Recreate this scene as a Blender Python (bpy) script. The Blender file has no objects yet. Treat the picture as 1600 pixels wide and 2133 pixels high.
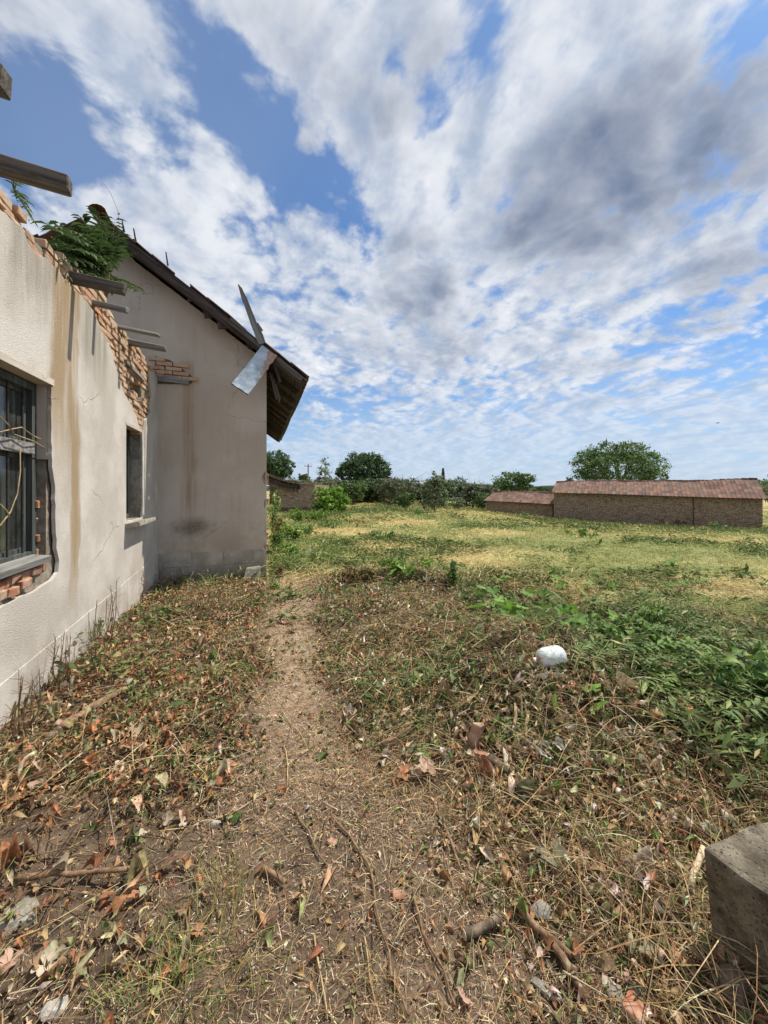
import bpy, bmesh, math, random
import numpy as np
from mathutils import Vector, Matrix

random.seed(7)
RNG = np.random.default_rng(11)
scene = bpy.context.scene
COL = scene.collection
rad = math.radians

# ------------------------------------------------------------------ camera
EYE = 1.6
YAW = rad(18.0)
FPX = 800.0                      # focal length for a picture 1600 wide, 2133 high
cam_d = bpy.data.cameras.new('camera')
cam_d.sensor_fit = 'VERTICAL'
cam_d.sensor_height = 36.0
cam_d.lens = 36.0 * FPX / 2133.0
cam_d.shift_y = -46.5 / 2133.0
cam_d.clip_start = 0.05
cam_d.clip_end = 6000
cam = bpy.data.objects.new('camera', cam_d)
COL.objects.link(cam)
cam.location = (0, 0, EYE)
cam.rotation_euler = (rad(90), 0, -YAW)
scene.camera = cam

# ------------------------------------------------------------------ view
scene.view_settings.view_transform = 'Standard'
scene.view_settings.look = 'None'
scene.view_settings.gamma = 1.0
scene.view_settings.exposure = 0.40
scene.cycles.max_bounces = 6
scene.cycles.diffuse_bounces = 3
scene.cycles.glossy_bounces = 2
scene.cycles.transmission_bounces = 4
scene.cycles.transparent_max_bounces = 6

# ------------------------------------------------------------------ node helper
def nd(t, typ, ins=None, **props):
    n = t.nodes.new(typ)
    for k, v in props.items():
        setattr(n, k, v)
    for k, v in (ins or {}).items():
        s = n.inputs[k]
        if hasattr(v, 'is_linked') or hasattr(v, 'links'):
            t.links.new(v, s)
        else:
            s.default_value = v
    return n
def mth(t, op, a, b=0.0, c=None, clamp=False):
    ins = {0: a, 1: b}
    if c is not None: ins[2] = c
    return nd(t, 'ShaderNodeMath', ins, operation=op, use_clamp=clamp).outputs[0]
def vmth(t, op, a, b=(0, 0, 0)):
    n = nd(t, 'ShaderNodeVectorMath', {0: a, 1: b}, operation=op)
    return n.outputs['Value'] if op in ('DOT_PRODUCT', 'LENGTH', 'DISTANCE') else n.outputs[0]
def mrange(t, v, a, b, c=0.0, d=1.0, smooth=True):
    return nd(t, 'ShaderNodeMapRange', {0: v, 1: a, 2: b, 3: c, 4: d},
              interpolation_type='SMOOTHSTEP' if smooth else 'LINEAR').outputs[0]
def mixc(t, f, a, b, mode='MIX'):
    n = nd(t, 'ShaderNodeMix', None, data_type='RGBA', blend_type=mode)
    for i, v in ((0, f), (6, a), (7, b)):
        if hasattr(v, 'links'): t.links.new(v, n.inputs[i])
        else: n.inputs[i].default_value = v if i == 0 else (tuple(v) + (1.0,))[:4]
    return n.outputs[2]
def noise(t, vec, scale, detail=3.0, rough=0.55, dist=0.0, out='Fac'):
    return nd(t, 'ShaderNodeTexNoise', {'Vector': vec, 'Scale': scale, 'Detail': detail, 'Roughness': rough, 'Distortion': dist}).outputs[out]

# ------------------------------------------------------------------ camera rays to world points
RV = np.array([math.cos(YAW), -math.sin(YAW), 0.0])
FV = np.array([math.sin(YAW), math.cos(YAW), 0.0])
UV = np.array([0.0, 0.0, 1.0])
EV = np.array([0.0, 0.0, EYE])
HOR = 1020.0
def ray(px, py): return RV * ((px - 800.0) / FPX) + UV * ((HOR - py) / FPX) + FV
def pX(px, py, X):
    d = ray(px, py); return EV + d * (X / d[0])
def pY(px, py, Y):
    d = ray(px, py); return EV + d * (Y / d[1])
def pZ(px, py, Z=0.0):
    d = ray(px, py); return EV + d * ((Z - EYE) / d[2])
def pD(px, py, D): return EV + ray(px, py) * D
def ab(x, y): return x * RV[0] + y * RV[1], x * FV[0] + y * FV[1]
def xy(a, b): return a * RV[0] + b * FV[0], a * RV[1] + b * FV[1]

# ------------------------------------------------------------------ sun and sky
SUN = Vector((0.47, 0.10, 0.82)).normalized()          # towards the sun
SUN_EL = math.asin(SUN.z)
sun_d = bpy.data.lights.new('sun', 'SUN')
sun_d.energy = 4.5
sun_d.angle = rad(0.6)
sun_d.color = (1.0, 0.94, 0.84)
sun = bpy.data.objects.new('sun', sun_d)
COL.objects.link(sun)
sun.rotation_euler = SUN.to_track_quat('Z', 'Y').to_euler()
sun.location = (20, 10, 40)

world = bpy.data.worlds.new('World')
scene.world = world
world.use_nodes = True
wt = world.node_tree
wt.nodes.clear()
sky = nd(wt, 'ShaderNodeTexSky', None, sky_type='NISHITA', sun_disc=False, sun_elevation=SUN_EL,
         sun_rotation=math.atan2(SUN.x, SUN.y), altitude=150, air_density=1.0, dust_density=0.8, ozone_density=1.6)
tc = nd(wt, 'ShaderNodeTexCoord').outputs['Generated']
dirn = vmth(wt, 'NORMALIZE', tc)
sep = nd(wt, 'ShaderNodeSeparateXYZ', {0: dirn})
upz = mth(wt, 'MAXIMUM', sep.outputs[2], 0.0)
inv = mth(wt, 'DIVIDE', 1.0, mth(wt, 'ADD', upz, 0.22))
# a cloud layer seen from below, turned so that v runs along the wind
WA = rad(12.0)
cwa, swa = math.cos(WA), math.sin(WA)
u_ = vmth(wt, 'DOT_PRODUCT', dirn, (cwa, -swa, 0))
v_ = vmth(wt, 'DOT_PRODUCT', dirn, (swa, cwa, 0))
uu = mth(wt, 'MULTIPLY', u_, inv)
vv = mth(wt, 'MULTIPLY', v_, inv)
P = nd(wt, 'ShaderNodeCombineXYZ', {0: uu, 1: mth(wt, 'MULTIPLY', vv, 0.95), 2: 3.7}).outputs[0]
wcol = noise(wt, P, 1.3, 2, 0.5, out='Color')
Pw = vmth(wt, 'ADD', P, vmth(wt, 'MULTIPLY', vmth(wt, 'SUBTRACT', wcol, (0.5, 0.5, 0.5)), (0.22, 0.22, 0.0)))
n_big = noise(wt, Pw, 1.1, 3, 0.5)
n_mid = noise(wt, Pw, 3.6, 5, 0.55)
n_fine = noise(wt, Pw, 10.5, 5, 0.62)
off = vmth(wt, 'ADD', Pw, (0.06, -0.015, 0))
n_mid2 = noise(wt, off, 3.6, 4, 0.55)
n_fine2 = noise(wt, vmth(wt, 'ADD', Pw, (0.03, -0.008, 0)), 10.5, 4, 0.62)
puff = nd(wt, 'ShaderNodeTexVoronoi', {'Vector': vmth(wt, 'ADD', Pw, vmth(wt, 'MULTIPLY', vmth(wt, 'SUBTRACT', noise(wt, P, 6.0, 3, 0.6, out='Color'), (0.5, 0.5, 0.5)), (0.12, 0.12, 0))), 'Scale': 11.0, 'Detail': 1.0, 'Roughness': 0.6}, feature='F1').outputs['Distance']
# centred parts, so that their sum swings about zero
def cen(v, k): return mth(wt, 'MULTIPLY', mth(wt, 'SUBTRACT', v, 0.5), k)
dens = mth(wt, 'ADD', mth(wt, 'ADD', cen(n_big, 1.3), cen(n_mid, 1.4)), cen(n_fine, 1.35))
dens = mth(wt, 'SUBTRACT', dens, mth(wt, 'MULTIPLY', mth(wt, 'SUBTRACT', puff, 0.45), 0.62))
def cap(px, py, deg):
    d = ray(px, py); d = d / np.linalg.norm(d)
    dp = vmth(wt, 'DOT_PRODUCT', dirn, tuple(d))
    return mrange(wt, dp, math.cos(rad(deg)), 1.0)
def addcaps(base, caps):
    for px, py, deg, amp in caps:
        base = mth(wt, 'ADD', base, mth(wt, 'MULTIPLY', cap(px, py, deg), amp))
    return base
HOLES = [(60, 240, 8, -0.64), (170, 310, 6, -0.42), (40, 330, 6, -0.34), (40, 120, 5, -0.26), (430, 140, 6, -0.42), (360, 70, 5, -0.26), (520, 230, 6, -0.51), (610, 310, 6, -0.59), (690, 390, 5, -0.42), (330, 290, 5, -0.38), (870, 180, 5, -0.42), (1000, 90, 4, -0.38), (1540, 50, 5, -0.42), (1480, 390, 5, -0.42),
         (760, 480, 4, -0.26), (1390, 500, 4, -0.26), (300, 450, 14, 0.1), (1150, 350, 20, 0.15), (900, 300, 9, 0.1), (180, 90, 8, 0.2), (700, 120, 10, 0.25), (1300, 100, 10, 0.2), (1560, 330, 8, 0.3), (870, 600, 8, 0.3), (1350, 340, 14, 0.25)]
dens = addcaps(dens, HOLES)
dens = mth(wt, 'ADD', dens, mrange(wt, upz, 0.02, 0.3, 0.10, 0.0))
mask = mrange(wt, dens, -0.70, -0.10)
DARK = [(1180, 420, 10, 0.36), (1330, 340, 10, 0.40), (1480, 270, 10, 0.36), (1590, 220, 8, 0.29), (1050, 440, 8, 0.29), (860, 570, 7, 0.43), (930, 680, 8, 0.29),
        (1560, 490, 9, 0.22), (720, 20, 14, 0.32), (1240, 170, 9, 0.29), (960, 210, 7, 0.22), (1230, 560, 9, 0.22), (1550, 640, 9, 0.29), (800, 690, 6, 0.22), (1250, 790, 6, 0.18), (60, 30, 12, 0.14)]
thick = addcaps(mth(wt, 'ADD', mth(wt, 'ADD', cen(n_big, 0.9), cen(n_mid, 1.3)), mth(wt, 'ADD', cen(n_fine, 0.55), mth(wt, 'MULTIPLY', puff, -0.25))), DARK)
dark = mrange(wt, thick, -0.10, 0.85)
lit = mrange(wt, mth(wt, 'ADD', mth(wt, 'SUBTRACT', n_mid, n_mid2), mth(wt, 'MULTIPLY', mth(wt, 'SUBTRACT', n_fine, n_fine2), 0.4)), -0.19, 0.17, 0.0, 1.0)
lit = mth(wt, 'ADD', mth(wt, 'MULTIPLY', lit, 0.68), mth(wt, 'MULTIPLY', mrange(wt, puff, 0.08, 0.62, 1.0, 0.0), 0.32))
ccol = mixc(wt, lit, (4.2, 5.0, 6.4), (10.2, 10.2, 10.2))
ccol = mixc(wt, mth(wt, 'MULTIPLY', dark, mrange(wt, lit, 0.0, 1.0, 1.0, 0.75)), ccol, (1.5, 1.95, 3.0))
ccol = mixc(wt, mrange(wt, upz, 0.0, 0.30, 0.5, 0.0), ccol, (6.6, 7.4, 8.5))
blue = mixc(wt, 1.0, sky.outputs[0], (0.66, 1.0, 1.32), 'MULTIPLY')
blue = mixc(wt, mrange(wt, n_big, 0.35, 0.7, 0.0, 0.2), blue, (6.0, 6.8, 7.8))
blue = mixc(wt, mrange(wt, upz, 0.0, 0.36, 0.85, 0.0), blue, (4.9, 6.3, 8.2))
skyc = mixc(wt, mth(wt, 'MULTIPLY', mask, mrange(wt, upz, 0.02, 0.32, 0.45, 0.96)), blue, ccol)
bg = nd(wt, 'ShaderNodeBackground', {0: skyc, 1: 0.078})
wo = nd(wt, 'ShaderNodeOutputWorld', {0: bg.outputs[0]})

# ------------------------------------------------------------------ numpy noise
def _hash(ix, iy, s):
    h = (ix.astype(np.int64) * 374761393 + iy.astype(np.int64) * 668265263 + s * 974711) & 0xFFFFFFFF
    h = ((h ^ (h >> 13)) * 1274126177) & 0xFFFFFFFF
    return ((h ^ (h >> 16)) & 0xFFFF) / 65535.0
def vnoise(x, y, s=0):
    x = np.asarray(x, float); y = np.asarray(y, float)
    ix, iy = np.floor(x), np.floor(y)
    fx, fy = x - ix, y - iy
    fx = fx * fx * (3 - 2 * fx); fy = fy * fy * (3 - 2 * fy)
    a, b = _hash(ix, iy, s), _hash(ix + 1, iy, s)
    c, d = _hash(ix, iy + 1, s), _hash(ix + 1, iy + 1, s)
    return (a * (1 - fx) + b * fx) * (1 - fy) + (c * (1 - fx) + d * fx) * fy
def fbm(x, y, sc, octv=4, s=0):
    r, amp, tot = 0.0, 1.0, 0.0
    for o in range(octv):
        r = r + amp * vnoise(np.asarray(x) * sc + 17.3 * o, np.asarray(y) * sc - 9.1 * o, s + o)
        tot += amp; amp *= 0.5; sc *= 2.03
    return r / tot
def sst(x, a, b):
    t = np.clip((np.asarray(x, float) - a) / (b - a), 0, 1)
    return t * t * (3 - 2 * t)

# ------------------------------------------------------------------ materials
def new_mat(name):
    m = bpy.data.materials.new(name)
    m.use_nodes = True
    t = m.node_tree
    t.nodes.clear()
    return m, t
def finish(t, col, rough=0.85, bump=None, bstr=0.3, bdist=0.02, spec=0.25, metal=0.0):
    b = nd(t, 'ShaderNodeBsdfPrincipled', {'Roughness': rough, 'Metallic': metal, 'Specular IOR Level': spec})
    if hasattr(col, 'links'): t.links.new(col, b.inputs['Base Color'])
    else: b.inputs['Base Color'].default_value = tuple(col) + (1.0,)
    if bump is not None:
        bn = nd(t, 'ShaderNodeBump', {'Strength': bstr, 'Distance': bdist, 'Height': bump})
        t.links.new(bn.outputs[0], b.inputs['Normal'])
    nd(t, 'ShaderNodeOutputMaterial', {0: b.outputs[0]})
    return b
def wpos(t): return nd(t, 'ShaderNodeNewGeometry').outputs['Position']
def opos(t): return nd(t, 'ShaderNodeTexCoord').outputs['Object']
def comp(t, v): return nd(t, 'ShaderNodeSeparateXYZ', {0: v}).outputs
def comb(t, x, y, z): return nd(t, 'ShaderNodeCombineXYZ', {0: x, 1: y, 2: z}).outputs[0]

XW, YG, XC = -1.64, 7.40, 0.126       # plaster face of the ruin, gable face, corner of the gable house

def mat_stucco():
    m, t = new_mat('stucco')
    p = wpos(t); c = comp(t, p)
    big = noise(t, p, 1.6, 4, 0.6)
    fine = noise(t, p, 160, 3, 0.75)
    grit = nd(t, 'ShaderNodeTexVoronoi', {'Vector': p, 'Scale': 200.0}).outputs['Distance']
    col = mixc(t, mrange(t, big, 0.38, 0.66), (0.55, 0.502, 0.44), (0.70, 0.655, 0.595))
    # run-off stains below the broken rafters: bands along Y, streaked along Z
    streak = noise(t, comb(t, 0.0, mth(t, 'MULTIPLY', c[1], 11.0), mth(t, 'MULTIPLY', c[2], 0.9)), 1.0, 4, 0.6)
    wob = mth(t, 'MULTIPLY', mth(t, 'SUBTRACT', noise(t, p, 2.2, 2, 0.5), 0.5), 0.25)
    def band(y0, w, z0, z1, s):
        yy = mth(t, 'ADD', c[1], wob)
        d = mth(t, 'ABSOLUTE', mth(t, 'SUBTRACT', yy, y0))
        f = mrange(t, d, w * 0.55, w, 1.0, 0.0)
        g = mrange(t, c[2], z0, z1)
        return mth(t, 'MULTIPLY', mth(t, 'MULTIPLY', f, g), s)
    st = mth(t, 'MAXIMUM', band(4.13, 0.33, 1.2, 2.7, 1.0), band(4.30, 0.12, 0.35, 1.0, 0.95))
    st = mth(t, 'MULTIPLY', st, mrange(t, streak, 0.28, 0.58, 0.4, 1.0))
    col = mixc(t, mth(t, 'MULTIPLY', st, 0.9), col, (0.36, 0.245, 0.125))
    st2 = mth(t, 'MAXIMUM', band(4.80, 0.42, 2.45, 3.2, 0.75), band(3.6, 0.40, 2.7, 3.3, 0.7))
    st2 = mth(t, 'MULTIPLY', st2, mrange(t, streak, 0.35, 0.6, 0.3, 1.0))
    col = mixc(t, st2, col, (0.30, 0.265, 0.22))
    damp = mth(t, 'MULTIPLY', mrange(t, c[2], 0.0, 0.9, 1.0, 0.0), mrange(t, noise(t, p, 2.4, 4, 0.6), 0.35, 0.7))
    col = mixc(t, mth(t, 'MULTIPLY', damp, 0.75), col, (0.33, 0.28, 0.21))
    col = mixc(t, mrange(t, noise(t, p, 130, 2, 0.7), 0.42, 0.72, 0.0, 0.35), col, (0.36, 0.31, 0.25))
    spk = mrange(t, noise(t, p, 26, 3, 0.7), 0.66, 0.74)
    col = mixc(t, mth(t, 'MULTIPLY', spk, 0.45), col, (0.30, 0.26, 0.21))
    # hairline cracks
    vc = nd(t, 'ShaderNodeTexVoronoi', {'Vector': vmth(t, 'ADD', p, vmth(t, 'MULTIPLY', noise(t, p, 3, 4, 0.6, out='Color'), (0.3, 0.3, 0.3))), 'Scale': 0.8}, feature='DISTANCE_TO_EDGE').outputs['Distance']
    crack = mth(t, 'MULTIPLY', mrange(t, vc, 0.0, 0.004, 1.0, 0.0), mrange(t, noise(t, p, 1.1, 1), 0.60, 0.66))
    col = mixc(t, mth(t, 'MULTIPLY', crack, 0.7), col, (0.16, 0.13, 0.10))
    h = mth(t, 'SUBTRACT', mth(t, 'ADD', mth(t, 'MULTIPLY', fine, 0.8), mth(t, 'MULTIPLY', grit, 0.7)), mth(t, 'MULTIPLY', crack, 1.5))
    finish(t, col, 0.92, h, 0.7, 0.008, 0.15)
    return m
def mat_render():
    m, t = new_mat('smooth_render')
    p = wpos(t); c = comp(t, p)
    col = mixc(t, mrange(t, noise(t, p, 0.9, 4, 0.6), 0.35, 0.68), (0.50, 0.432, 0.355), (0.60, 0.532, 0.452))
    def dist(x, z, sx, sz):
        dx = mth(t, 'DIVIDE', mth(t, 'SUBTRACT', c[0], x), sx)
        dz = mth(t, 'DIVIDE', mth(t, 'SUBTRACT', c[2], z), sz)
        return mth(t, 'SQRT', mth(t, 'ADD', mth(t, 'MULTIPLY', dx, dx), mth(t, 'MULTIPLY', dz, dz)))
    q = pY(402, 1098, YG)
    d = mth(t, 'ADD', dist(q[0], q[2], 0.46, 0.27), mth(t, 'MULTIPLY', mth(t, 'SUBTRACT', noise(t, p, 9, 5, 0.65), 0.5), 0.9))
    soot = mth(t, 'MULTIPLY', mrange(t, d, 0.05, 1.0, 1.0, 0.0), mrange(t, noise(t, p, 60, 3, 0.7), 0.3, 0.65, 0.45, 1.0))
    col = mixc(t, mth(t, 'MULTIPLY', soot, 0.9), col, (0.06, 0.045, 0.035))
    q = pY(394, 800, YG)
    yy = mth(t, 'ADD', c[0], mth(t, 'MULTIPLY', mth(t, 'SUBTRACT', noise(t, p, 1.5, 3), 0.5), 0.16))
    rb = mrange(t, mth(t, 'ABSOLUTE', mth(t, 'SUBTRACT', yy, q[0])), 0.03, 0.17, 1.0, 0.0)
    rb = mth(t, 'MULTIPLY', rb, mth(t, 'MULTIPLY', mrange(t, c[2], 0.9, 1.5), mrange(t, c[2], 3.75, 3.95, 1.0, 0.0)))
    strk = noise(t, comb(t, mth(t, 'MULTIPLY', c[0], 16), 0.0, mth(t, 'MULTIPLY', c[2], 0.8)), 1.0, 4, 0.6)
    col = mixc(t, mth(t, 'MULTIPLY', rb, mrange(t, strk, 0.3, 0.7, 0.2, 0.65)), col, (0.30, 0.17, 0.09))
    low = mth(t, 'MULTIPLY', mrange(t, c[2], 0.45, 1.15, 1.0, 0.0), mrange(t, noise(t, p, 2.1, 4, 0.6), 0.3, 0.65))
    col = mixc(t, mth(t, 'MULTIPLY', low, 0.7), col, (0.34, 0.28, 0.20))
    chips = mrange(t, noise(t, p, 17, 2, 0.6), 0.735, 0.75)
    col = mixc(t, chips, col, mixc(t, noise(t, p, 5, 1), (0.08, 0.06, 0.05), (0.7, 0.66, 0.6)))
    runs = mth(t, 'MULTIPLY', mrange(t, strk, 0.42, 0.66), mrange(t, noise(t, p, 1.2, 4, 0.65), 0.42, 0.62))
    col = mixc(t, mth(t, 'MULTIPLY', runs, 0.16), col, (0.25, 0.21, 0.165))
    tide = noise(t, vmth(t, 'MULTIPLY', p, (1.0, 1.0, 0.6)), 1.4, 6, 0.7)
    col = mixc(t, mrange(t, tide, 0.555, 0.575, 0.0, 0.12), col, (0.36, 0.31, 0.25))
    col = mixc(t, mrange(t, noise(t, p, 120, 2, 0.6), 0.55, 0.75, 0.0, 0.25), col, (0.28, 0.24, 0.19))
    vc = nd(t, 'ShaderNodeTexVoronoi', {'Vector': vmth(t, 'ADD', p, vmth(t, 'MULTIPLY', noise(t, p, 4, 5, 0.65, out='Color'), (0.35, 0.35, 0.35))), 'Scale': 0.7}, feature='DISTANCE_TO_EDGE').outputs['Distance']
    crack = mth(t, 'MULTIPLY', mrange(t, vc, 0.0, 0.004, 1.0, 0.0), mrange(t, noise(t, p, 0.9, 1), 0.5, 0.56))
    col = mixc(t, mth(t, 'MULTIPLY', crack, 0.65), col, (0.12, 0.10, 0.08))
    h = mth(t, 'ADD', mth(t, 'MULTIPLY', noise(t, p, 70, 4, 0.65), 0.8), mth(t, 'MULTIPLY', noise(t, p, 5, 3), 1.2))
    finish(t, col, 0.9, h, 0.5, 0.012, 0.15)
    return m
def mat_plinth():
    m, t = new_mat('plinth_concrete')
    p = wpos(t); c = comp(t, p)
    rnd = nd(t, 'ShaderNodeObjectInfo').outputs['Random']
    col = mixc(t, mrange(t, noise(t, p, 3, 5, 0.65), 0.35, 0.68), (0.36, 0.32, 0.265), (0.54, 0.49, 0.42))
    col = mixc(t, mth(t, 'MULTIPLY', rnd, 0.35), col, (0.24, 0.215, 0.18))
    wet = mth(t, 'MULTIPLY', mrange(t, mth(t, 'ADD', c[2], mth(t, 'MULTIPLY', noise(t, p, 4, 3), 0.35)), 0.15, 0.62, 1.0, 0.0), mrange(t, c[1], 6.6, 7.3))
    col = mixc(t, mth(t, 'MULTIPLY', wet, 0.7), col, (0.13, 0.12, 0.09))
    spots = mrange(t, noise(t, p, 22, 3, 0.6), 0.66, 0.7)
    col = mixc(t, spots, col, (0.6, 0.57, 0.5))
    finish(t, col, 0.9, noise(t, p, 55, 4, 0.65), 0.4, 0.01, 0.15)
    return m
def mat_stone(name, c1, c2, sc=12.0, pits=0.0):
    m, t = new_mat(name)
    p = wpos(t)
    col = mixc(t, mrange(t, noise(t, p, sc, 6, 0.68), 0.33, 0.68), c1, c2)
    col = mixc(t, mrange(t, noise(t, p, sc * 0.35, 3, 0.6), 0.5, 0.7, 0.0, 0.55), col, tuple(v * 0.55 for v in c1))
    col = mixc(t, mrange(t, noise(t, p, sc * 9, 2, 0.6), 0.63, 0.72, 0.0, 0.5), col, tuple(min(1, v * 1.4) for v in c2))
    h = mth(t, 'ADD', noise(t, p, sc * 5, 6, 0.72), mth(t, 'MULTIPLY', noise(t, p, sc, 3), 0.8))
    if pits:
        pv = mth(t, 'ADD', nd(t, 'ShaderNodeTexVoronoi', {'Vector': p, 'Scale': 62.0}).outputs['Distance'], mth(t, 'MULTIPLY', noise(t, p, 30, 3, 0.6), 0.35))
        pm = mrange(t, pv, 0.30, 0.42, 1.0, 0.0)
        col = mixc(t, mth(t, 'MULTIPLY', pm, pits), col, tuple(v * 0.45 for v in c1))
        h = mth(t, 'SUBTRACT', h, mth(t, 'MULTIPLY', pm, 1.3))
    finish(t, col, 0.92, h, 0.9 if pits else 0.8, 0.022 if pits else 0.012, 0.15)
    return m
def mat_brick(name, stops, attr=False):
    m, t = new_mat(name)
    p = opos(t) if not attr else wpos(t)
    w = wpos(t)
    if attr:
        base = nd(t, 'ShaderNodeAttribute', None, attribute_name='Col').outputs['Color']
    else:
        cr = nd(t, 'ShaderNodeValToRGB', {0: nd(t, 'ShaderNodeObjectInfo').outputs['Random']})
        e = cr.color_ramp.elements
        e[0].position, e[0].color = 0.0, stops[0] + (1,)
        e[1].position, e[1].color = 1.0, stops[-1] + (1,)
        for i, s in enumerate(stops[1:-1]):
            k = e.new((i + 1) / (len(stops) - 1)); k.color = s + (1,)
        base = cr.outputs[0]
    col = mixc(t, mrange(t, noise(t, w, 14, 4, 0.65), 0.35, 0.66, 0.0, 0.75), base, (0.50, 0.41, 0.31))
    col = mixc(t, mrange(t, noise(t, w, 5, 3, 0.6), 0.52, 0.72, 0.0, 0.6), col, (0.14, 0.09, 0.06))
    finish(t, col, 0.93, noise(t, w, 45, 5, 0.7), 0.6, 0.012, 0.12)
    return m
def mat_wood(name, c1, c2, axis=0, sc=1.0):
    m, t = new_mat(name)
    p = opos(t)
    s = [26.0, 26.0, 26.0]; s[axis] = 1.6
    q = vmth(t, 'MULTIPLY', p, tuple(v * sc for v in s))
    g = noise(t, q, 1.0, 6, 0.65, 0.4)
    rnd = nd(t, 'ShaderNodeObjectInfo').outputs['Random']
    col = mixc(t, mrange(t, g, 0.33, 0.68), c1, c2)
    col = mixc(t, mth(t, 'MULTIPLY', rnd, 0.4), col, tuple(v * 0.6 for v in c1))
    crk = mrange(t, g, 0.30, 0.36, 1.0, 0.0)
    col = mixc(t, mth(t, 'MULTIPLY', crk, 0.7), col, (0.03, 0.025, 0.02))
    finish(t, col, 0.85, g, 0.55, 0.01, 0.2)
    return m
def mat_tile():
    m, t = new_mat('roof_tile')
    w = wpos(t)
    base = nd(t, 'ShaderNodeAttribute', None, attribute_name='Col').outputs['Color']
    col = mixc(t, mrange(t, noise(t, w, 2.3, 5, 0.65), 0.42, 0.7, 0.0, 0.75), base, (0.105, 0.085, 0.075))
    col = mixc(t, mrange(t, noise(t, w, 11, 4, 0.65), 0.56, 0.7, 0.0, 0.6), col, (0.27, 0.25, 0.17))
    finish(t, col, 0.88, noise(t, w, 30, 4, 0.6), 0.35, 0.01, 0.2)
    return m
def mat_attr(name, rough=0.8, transl=0.25, spec=0.25, var=0.35, nsc=30.0):
    m, t = new_mat(name)
    base = nd(t, 'ShaderNodeAttribute', None, attribute_name='Col').outputs['Color']
    w = wpos(t)
    v = mrange(t, noise(t, w, nsc, 2, 0.6), 0.3, 0.7, 1.0 - var, 1.0 + var)
    col = mixc(t, 1.0, base, comb(t, v, v, v), 'MULTIPLY')
    b = nd(t, 'ShaderNodeBsdfPrincipled', {'Base Color': col, 'Roughness': rough, 'Specular IOR Level': spec})
    if transl > 0:
        tr = nd(t, 'ShaderNodeBsdfTranslucent', {0: col})
        mx = nd(t, 'ShaderNodeMixShader', {0: transl, 1: b.outputs[0], 2: tr.outputs[0]})
        nd(t, 'ShaderNodeOutputMaterial', {0: mx.outputs[0]})
    else:
        nd(t, 'ShaderNodeOutputMaterial', {0: b.outputs[0]})
    return m
def mat_plain(name, col, rough=0.7, metal=0.0, spec=0.3, nsc=20.0, var=0.3, bstr=0.2):
    m, t = new_mat(name)
    p = opos(t)
    n = noise(t, p, nsc, 5, 0.65)
    c = mixc(t, mrange(t, n, 0.3, 0.7), tuple(v * (1 - var) for v in col), tuple(min(1, v * (1 + var)) for v in col))
    finish(t, c, rough, n, bstr, 0.005, spec, metal)
    return m
def mat_sheet():
    m, t = new_mat('galvanised_sheet')
    p = opos(t); c = comp(t, p)
    n = noise(t, p, 5, 6, 0.65)
    col = mixc(t, mrange(t, n, 0.3, 0.7), (0.30, 0.36, 0.40), (0.50, 0.56, 0.60))
    # rust along the torn edge (local +y side, towards +x end)
    e = mth(t, 'ADD', mth(t, 'ADD', c[1], mth(t, 'MULTIPLY', c[0], 0.28)), mth(t, 'MULTIPLY', mth(t, 'SUBTRACT', noise(t, p, 14, 4, 0.7), 0.5), 0.2))
    r = mth(t, 'MULTIPLY', mrange(t, e, 0.105, 0.115), mrange(t, c[0], -0.14, -0.08))
    col = mixc(t, r, col, mixc(t, noise(t, p, 25, 4), (0.28, 0.10, 0.05), (0.52, 0.42, 0.34)))
    b = finish(t, col, 0.5, n, 0.15, 0.01, 0.4, 0.0)
    t.links.new(mrange(t, r, 0, 1, 0.6, 0.0), b.inputs['Metallic'])
    return m
def mat_glass():
    m, t = new_mat('dusty_glass')
    g = nd(t, 'ShaderNodeBsdfGlossy', {0: (0.7, 0.75, 0.75, 1), 1: 0.08})
    tr = nd(t, 'ShaderNodeBsdfTransparent', {0: (0.62, 0.68, 0.66, 1)})
    df = nd(t, 'ShaderNodeBsdfDiffuse', {0: (0.22, 0.23, 0.21, 1)})
    lw = nd(t, 'ShaderNodeLayerWeight', {0: 0.35}).outputs['Facing']
    m1 = nd(t, 'ShaderNodeMixShader', {0: mrange(t, noise(t, wpos(t), 5, 4, 0.6), 0.3, 0.8, 0.08, 0.3), 1: tr.outputs[0], 2: df.outputs[0]})
    m2 = nd(t, 'ShaderNodeMixShader', {0: mth(t, 'MULTIPLY', lw, 0.35), 1: m1.outputs[0], 2: g.outputs[0]})
    nd(t, 'ShaderNodeOutputMaterial', {0: m2.outputs[0]})
    return m
def mat_ground():
    m, t = new_mat('earth')
    p = wpos(t)
    base = nd(t, 'ShaderNodeAttribute', None, attribute_name='Col').outputs['Color']
    v = mrange(t, noise(t, p, 9, 6, 0.7), 0.3, 0.7, 0.6, 1.4)
    col = mixc(t, 1.0, base, comb(t, v, v, v), 'MULTIPLY')
    peb = nd(t, 'ShaderNodeTexVoronoi', {'Vector': p, 'Scale': 75.0})
    pm = mth(t, 'MULTIPLY', mrange(t, peb.outputs['Distance'], 0.18, 0.26, 1.0, 0.0), mrange(t, noise(t, p, 60, 1), 0.5, 0.62))
    col = mixc(t, mth(t, 'MULTIPLY', pm, 0.7), col, (0.36, 0.32, 0.26))
    h = mth(t, 'ADD', mth(t, 'ADD', noise(t, p, 55, 5, 0.7), mth(t, 'MULTIPLY', noise(t, p, 10, 4, 0.6), 1.5)), mth(t, 'MULTIPLY', pm, 0.6))
    finish(t, col, 0.95, h, 0.8, 0.02, 0.1)
    return m
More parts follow.
